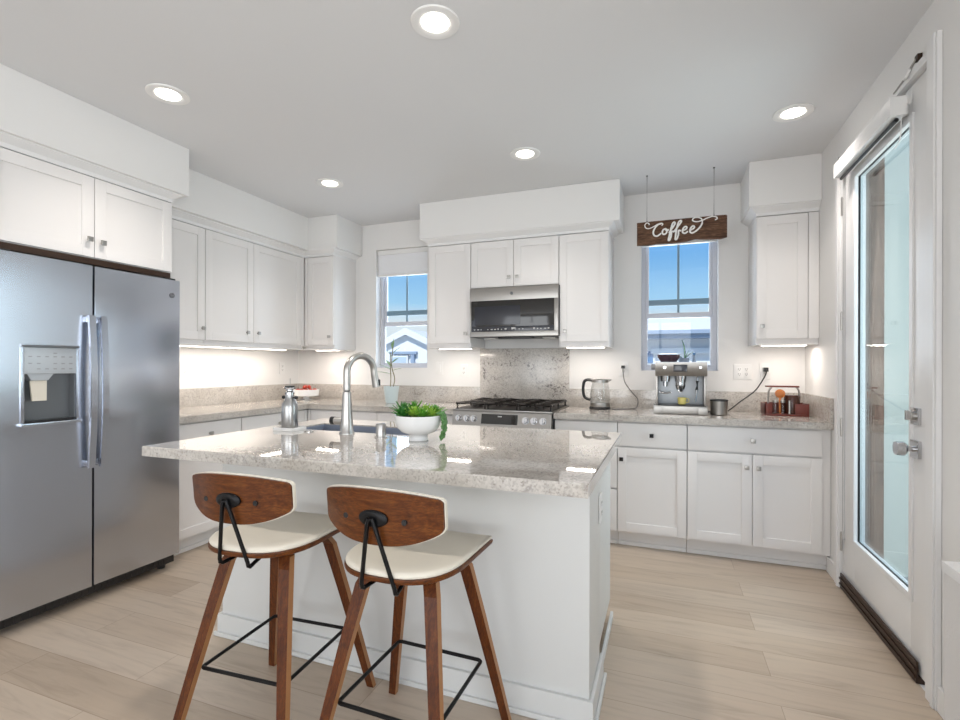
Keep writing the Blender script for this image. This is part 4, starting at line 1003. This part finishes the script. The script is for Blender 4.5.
# kettle
kt = thing('electric_kettle', 'clear glass electric kettle with black handle beside the range', 'kettle', (-1.412, -.205, C))
bm = bmesh.new(); lathe(bm, (0, 0, 0), [(.001, .0005), (.080, .0005), (.082, .010), (.076, .020), (.001, .021)], 32); obj('power_base', bm, 'dark', kt)
bm = bmesh.new(); lathe(bm, (0, 0, .0215), [(.001, 0), (.074, 0), (.076, .010), (.074, .030), (.001, .030)], 32); obj('heating_base', bm, 'steel2', kt)
bm = bmesh.new(); lathe(bm, (0, 0, .052), [(.074, 0), (.076, .02), (.075, .07), (.066, .130), (.062, .155), (.059, .155), (.063, .130), (.071, .07), (.072, .02), (.070, 0.0)], 36, cap=False); obj('jug', bm, 'clear', kt)
bm = bmesh.new(); lathe(bm, (0, 0, .2075), [(.060, 0), (.064, .0), (.064, .018), (.055, .024), (.001, .026)], 32); loft(bm, [[(.055, -.018, .2075), (.055, .018, .2075), (.055, .018, .232), (.055, -.018, .232)], [(.085, -.008, .222), (.085, .008, .222), (.085, .008, .232), (.085, -.008, .232)]]); ld = obj('lid', bm, 'steel2', kt)
bm = bmesh.new(); P = smooth_path([(-.058, 0, .222), (-.095, 0, .226), (-.122, 0, .210), (-.130, 0, .150), (-.118, 0, .090), (-.074, 0, .070)], 7); tube(bm, P, .0115, 12, squash=(1, 1.2, 1)); obj('handle', bm, 'dark', kt)
cd = thing('power_cord', 'dark kettle cord drooping from the wall outlet to the kettle', 'cord', (-1.24, -.02, 1.23))
bm = bmesh.new(); P = smooth_path([(-.012, -.030, .010), (-.010, -.040, -.03), (.005, -.050, -.11), (.060, -.050, -.19), (.100, -.055, -.24), (.096, -.080, -.300), (.05, -.12, -.3125), (-.05, -.17, -.3125), (-.086, -.175, -.3120)], 8); tube(bm, P, .0038, 8); obj('cable', bm, 'rope', cd)
bm = bmesh.new(); bx(bm, -.026, .000, -.032, .011, .000, .024, .004); obj('plug', bm, 'dark', cd)
ce = thing('power_cord', 'black espresso machine cord slanting down from the outlet nearest the door', 'cord', (-.252, -.02, 1.225))
bm = bmesh.new(); P = smooth_path([(0, -.034, .004), (-.004, -.045, -.03), (-.040, -.055, -.10), (-.085, -.070, -.16), (-.18, -.10, -.235), (-.27, -.14, -.302), (-.36, -.15, -.3065), (-.414, -.150, -.3065)], 8); tube(bm, P, .0042, 8); obj('cable', bm, 'dark', ce)
bm = bmesh.new(); bx(bm, -.015, .015, -.036, .011, -.014, .016, .004); obj('plug', bm, 'dark', ce)

# wooden coffee-tool caddy
wc = thing('wooden_caddy', 'mahogany coffee tool caddy with round orange disc and top shelf', 'caddy', (-.175, -.235, C))
bm = bmesh.new(); bx(bm, -.130, .130, -.075, .075, .0005, .014, .002)
bx(bm, -.130, -.120, -.075, .075, .014, .085, .002); bx(bm, .050, .130, -.075, -.068, .014, .085, .002); bx(bm, -.130, -.085, -.075, -.068, .014, .085, .002); bx(bm, -.130, .130, .068, .075, .014, .085, .002); bx(bm, .122, .130, -.068, .068, .014, .085, .002); obj('tray', bm, 'mahog', wc)
bm = bmesh.new(); bx(bm, -.110, .085, -.025, .035, .192, .203, .003); obj('shelf', bm, 'mahog', wc)
for x in (-.092, .092):
    bm = bmesh.new(); tube(bm, smooth_path([(x, .02, .014), (x * 1.0, .02, .10), (x * .98, .012, .165), (x * .80, .005, .1915)], 5), .006, 10); obj('support', bm, 'nickel', wc)
bm = bmesh.new(); cyl(bm, (-.032, -.045, .150), (-.032, -.030, .150), .030, seg=28); cyl(bm, (-.032, -.0475, .150), (-.032, -.045, .150), .023, .027, seg=28); cyl(bm, (-.032, -.030, .150), (-.032, -.010, .150), .014, seg=14); cyl(bm, (-.032, -.037, .014), (-.032, -.037, .121), .007, seg=10); obj('disc', bm, 'orange', wc)
for x in (-.062, -.018):
    bm = bmesh.new(); lathe(bm, (x, -.048, .0145), [(.001, 0), (.013, 0), (.013, .075), (.001, .076)], 16); tb = obj('glass_tube', bm, 'clear', wc)
    bm = bmesh.new(); lathe(bm, (x, -.048, .0908), [(.014, 0), (.014, .014), (.001, .015)], 16); obj('stopper', bm, 'nickel', tb)
bm = bmesh.new(); lathe(bm, (.045, -.006, .0145), [(.001, 0), (.046, 0), (.048, .006), (.048, .118), (.044, .126), (.001, .127)], 28); cn = obj('canister', bm, 'brown', wc)
bm = bmesh.new(); lathe(bm, (.020, -.0585, .0145), [(.001, 0), (.0065, 0), (.0065, .09), (.001, .091)], 14); obj('tamper', bm, 'nickel', wc)

# ------------------------------------------------------------------ things on the left counter
wd_ = thing('tall_plant', 'slender leafy plant in a pale blue pot on the counter by the blind window', 'plant', (-3.215, -.300, C))
bm = bmesh.new(); lathe(bm, (0, 0, 0), [(.001, .0005), (.046, .0005), (.052, .01), (.070, .150), (.064, .150), (.048, .012), (.001, .011)], 28); obj('pot', bm, 'pot', wd_)
bm = bmesh.new(); lathe(bm, (0, 0, .128), [(.001, 0), (.0585, .0), (.060, .008), (.001, .012)], 24); obj('soil', bm, 'soil', wd_)
bm = bmesh.new()
for px_, tp in ((-.012, .33), (.014, .40)):
    tube(bm, smooth_path([(px_, 0, .13), (px_ * 1.5 + .01, .004, .22), (px_ * .5 - .006, 0, .34), (px_ * 1.1, .003, .17 + tp * .85)], 6), .0042, 8)
obj('stem', bm, 'stem', wd_)
bm = bmesh.new()
for x, z, dx, dy, dz, L, w in ((-.01, .30, -1, -.2, .25, .11, .020), (-.01, .33, -.8, .3, .5, .09, .018), (.01, .36, .9, -.3, .3, .10, .013), (.01, .40, -.7, -.2, .7, .085, .013), (.012, .44, .8, .2, .5, .085, .011), (.012, .48, -.5, .3, .9, .07, .010), (.014, .50, .35, -.2, 1, .075, .010), (-.01, .26, -.9, -.4, 0, .12, .020), (.01, .29, .9, .4, .1, .08, .012)):
    leaf(bm, (x, 0, z), (dx, dy, dz), L, w, .3, .2)
obj('leaves', bm, 'leafs', wd_)
wh = thing('fruit_dish', 'white footed dish heaped with red fruit in the counter corner', 'dish', (-4.205, -.230, C))
bm = bmesh.new(); lathe(bm, (0, 0, 0), [(.001, .0005), (.060, .0005), (.060, .004), (.030, .010), (.028, .028), (.105, .034), (.118, .042), (.122, .100), (.117, .100), (.112, .046), (.001, .041)], 40); obj('dish_body', bm, 'ceramic', wh)
spots = [(0, 0, 0)] + [(.043 * math.cos(k * 1.0472), .043 * math.sin(k * 1.0472), 0) for k in range(6)] + [(.084 * math.cos(k * .5236 + .2), .084 * math.sin(k * .5236 + .2), .004) for k in range(12)] \
    + [(.027 * math.cos(k * 2.0944 + .5), .027 * math.sin(k * 2.0944 + .5), .039) for k in range(3)]
fbm = None
for k, (fx, fy, fz) in enumerate(spots):
    bm = bmesh.new(); q = random.uniform(.0178, .0192); sphere(bm, (0, 0, 0), q, (1, 1, 1.08), 12); cyl(bm, (0, 0, q * 1.05), (.002, 0, q * 1.28), .0018, seg=6)
    o = obj('red_fruit', bm, 'redfruit'); o.location = (-4.205 + fx, -.230 + fy, C + .083 + fz); o.rotation_euler = (random.uniform(-.3, .3), random.uniform(-.3, .3), k)
    tag(o, 'small red fruit heaped in the white footed dish', 'fruit', 'red fruit in the corner dish')

# ------------------------------------------------------------------ outlets and switches
def outlet(label, loc, rz, kind='duplex', w=.072, h=.116):
    t = thing('wall_outlet' if kind != 'switch' else 'light_switch', label, 'outlet' if kind != 'switch' else 'switch', loc, rz)
    box('cover_plate', 'wplastic', t, -w / 2, w / 2, -.006, -.0008, -h / 2, h / 2, bev=.002)
    n = 2 if w > .1 else 1
    for i in range(n):
        x = (i - (n - 1) / 2) * .046
        if kind == 'switch':
            box('rocker', 'wplastic', t, x - .016, x + .016, -.010, -.0062, -.033, .033, bev=.002)
        else:
            bm = bmesh.new(); bx(bm, x - .017, x + .017, -.0085, -.0062, -.034, .034, .002); s_ = obj('socket', bm, 'wplastic', t)
            bm = bmesh.new()
            for z in (-.019, .019):
                bx(bm, x - .0075, x - .0050, -.0092, -.0086, z - .002, z + .008); bx(bm, x + .0050, x + .0075, -.0092, -.0086, z - .002, z + .008); bx(bm, x - .0025, x + .0025, -.0092, -.0086, z - .010, z - .006)
            obj('slots', bm, 'dark', s_, False)
outlet('white outlet on the left wall between fridge and corner strip light', (LX + .0005, -1.30, 1.215), H)
outlet('white outlet on the left wall close to the room corner', (LX + .0005, -.235, 1.220), H)
outlet('white rocker switch on the back wall right of the blind window', (-2.885, -.0005, 1.225), 0, 'switch')
outlet('white outlet on the back wall beside the tall granite slab', (-2.640, -.0005, 1.205), 0)
outlet('white outlet holding the kettle plug', (-1.252, -.0005, 1.225), 0)
outlet('double white outlet between window and espresso cord', (-.398, -.0005, 1.208), 0, w=.118)
outlet('white outlet holding the espresso machine plug, nearest the door', (-.252, -.0005, 1.215), 0)
outlet('white outlet on the end of the island facing the door', (-1.1795, -2.135, .690), H, w=.060, h=.115)

# ------------------------------------------------------------------ door blind, chain, hook, bench
rb = thing('roller_blind', 'white boxed roller blind mounted over the glass door', 'blind', (0, -1.27, 2.280))
box('cassette', 'trim', rb, -.075, -.020, -.360, .352, .0, .075, bev=.005)
box('end_cap', 'wplastic', rb, -.076, -.0195, -.366, -.3605, -.001, .076, bev=.002); box('end_cap', 'wplastic', rb, -.076, -.0195, .3525, .358, -.001, .076, bev=.002)
for y in (-.30, .30): box('bracket', 'wplastic', rb, -.0195, .0055, y - .015, y + .015, .02, .06, bev=.001)
bm = bmesh.new(); tube(bm, [(-.045, -.34, -.010), (-.045, .34, -.010)], .0085, 12); obj('hem_bar', bm, 'dark', rb)
bm = bmesh.new()
P = smooth_path([(-.030, .330, -.002), (-.030, .330, -.9), (-.030, .330, -1.88), (-.030, .335, -1.925), (-.030, .345, -1.940), (-.030, .355, -1.925), (-.030, .360, -1.88), (-.030, .357, -.9), (-.030, .350, -.002)], 8)
tube(bm, P, .0026, 8); obj('pull_chain', bm, 'chain', rb)
bm = bmesh.new(); P = smooth_path([(-.034, -.352, -.002), (-.036, -.356, -.06), (-.036, -.342, -.10), (-.036, -.30, -.115)], 6); tube(bm, P, .002, 8); obj('cord', bm, 'wplastic', rb)
hk = thing('door_stay', 'thin metal stay rod with dark hook on the wall above the glass door', 'stay', (0, -1.70, 2.43))
bm = bmesh.new(); bx(bm, -.018, -.0185 + .017, -.020, .006, .020, .045, .003); obj('hook', bm, 'bronze', hk)
bm = bmesh.new(); tube(bm, smooth_path([(-.016, -.006, .030), (-.022, .020, .015), (-.020, .050, .004), (-.018, .190, -.004)], 5), .0045, 10); obj('rod', bm, 'nickel', hk)
bm = bmesh.new(); tube(bm, smooth_path([(-.024, .024, .012), (-.030, .045, -.010), (-.024, .075, -.004)], 5), .006, 8); obj('sleeve', bm, 'wplastic', hk)
bn = thing('storage_bench', 'low grey fabric-sided bench with pale top beside the door casing', 'bench', (-.110, -2.80, 0))
box('side', 'linen', bn, -.092, .092, -.44, .44, .012, .672, bev=.008)
bm = bmesh.new(); loft(bm, [[(-.095, y, .673), (.095, y, .673), (.095, y, .712), (-.095, y, .700)] for y in (-.443, .443)]); obj('lid', bm, 'trim', bn, False)
for x in (-.07, .07):
    bm = bmesh.new()
    for y in (-.40, .40): cyl(bm, (x, y, .0005), (x, y, .012), .015, seg=12)
    obj('foot', bm, 'dark', bn)
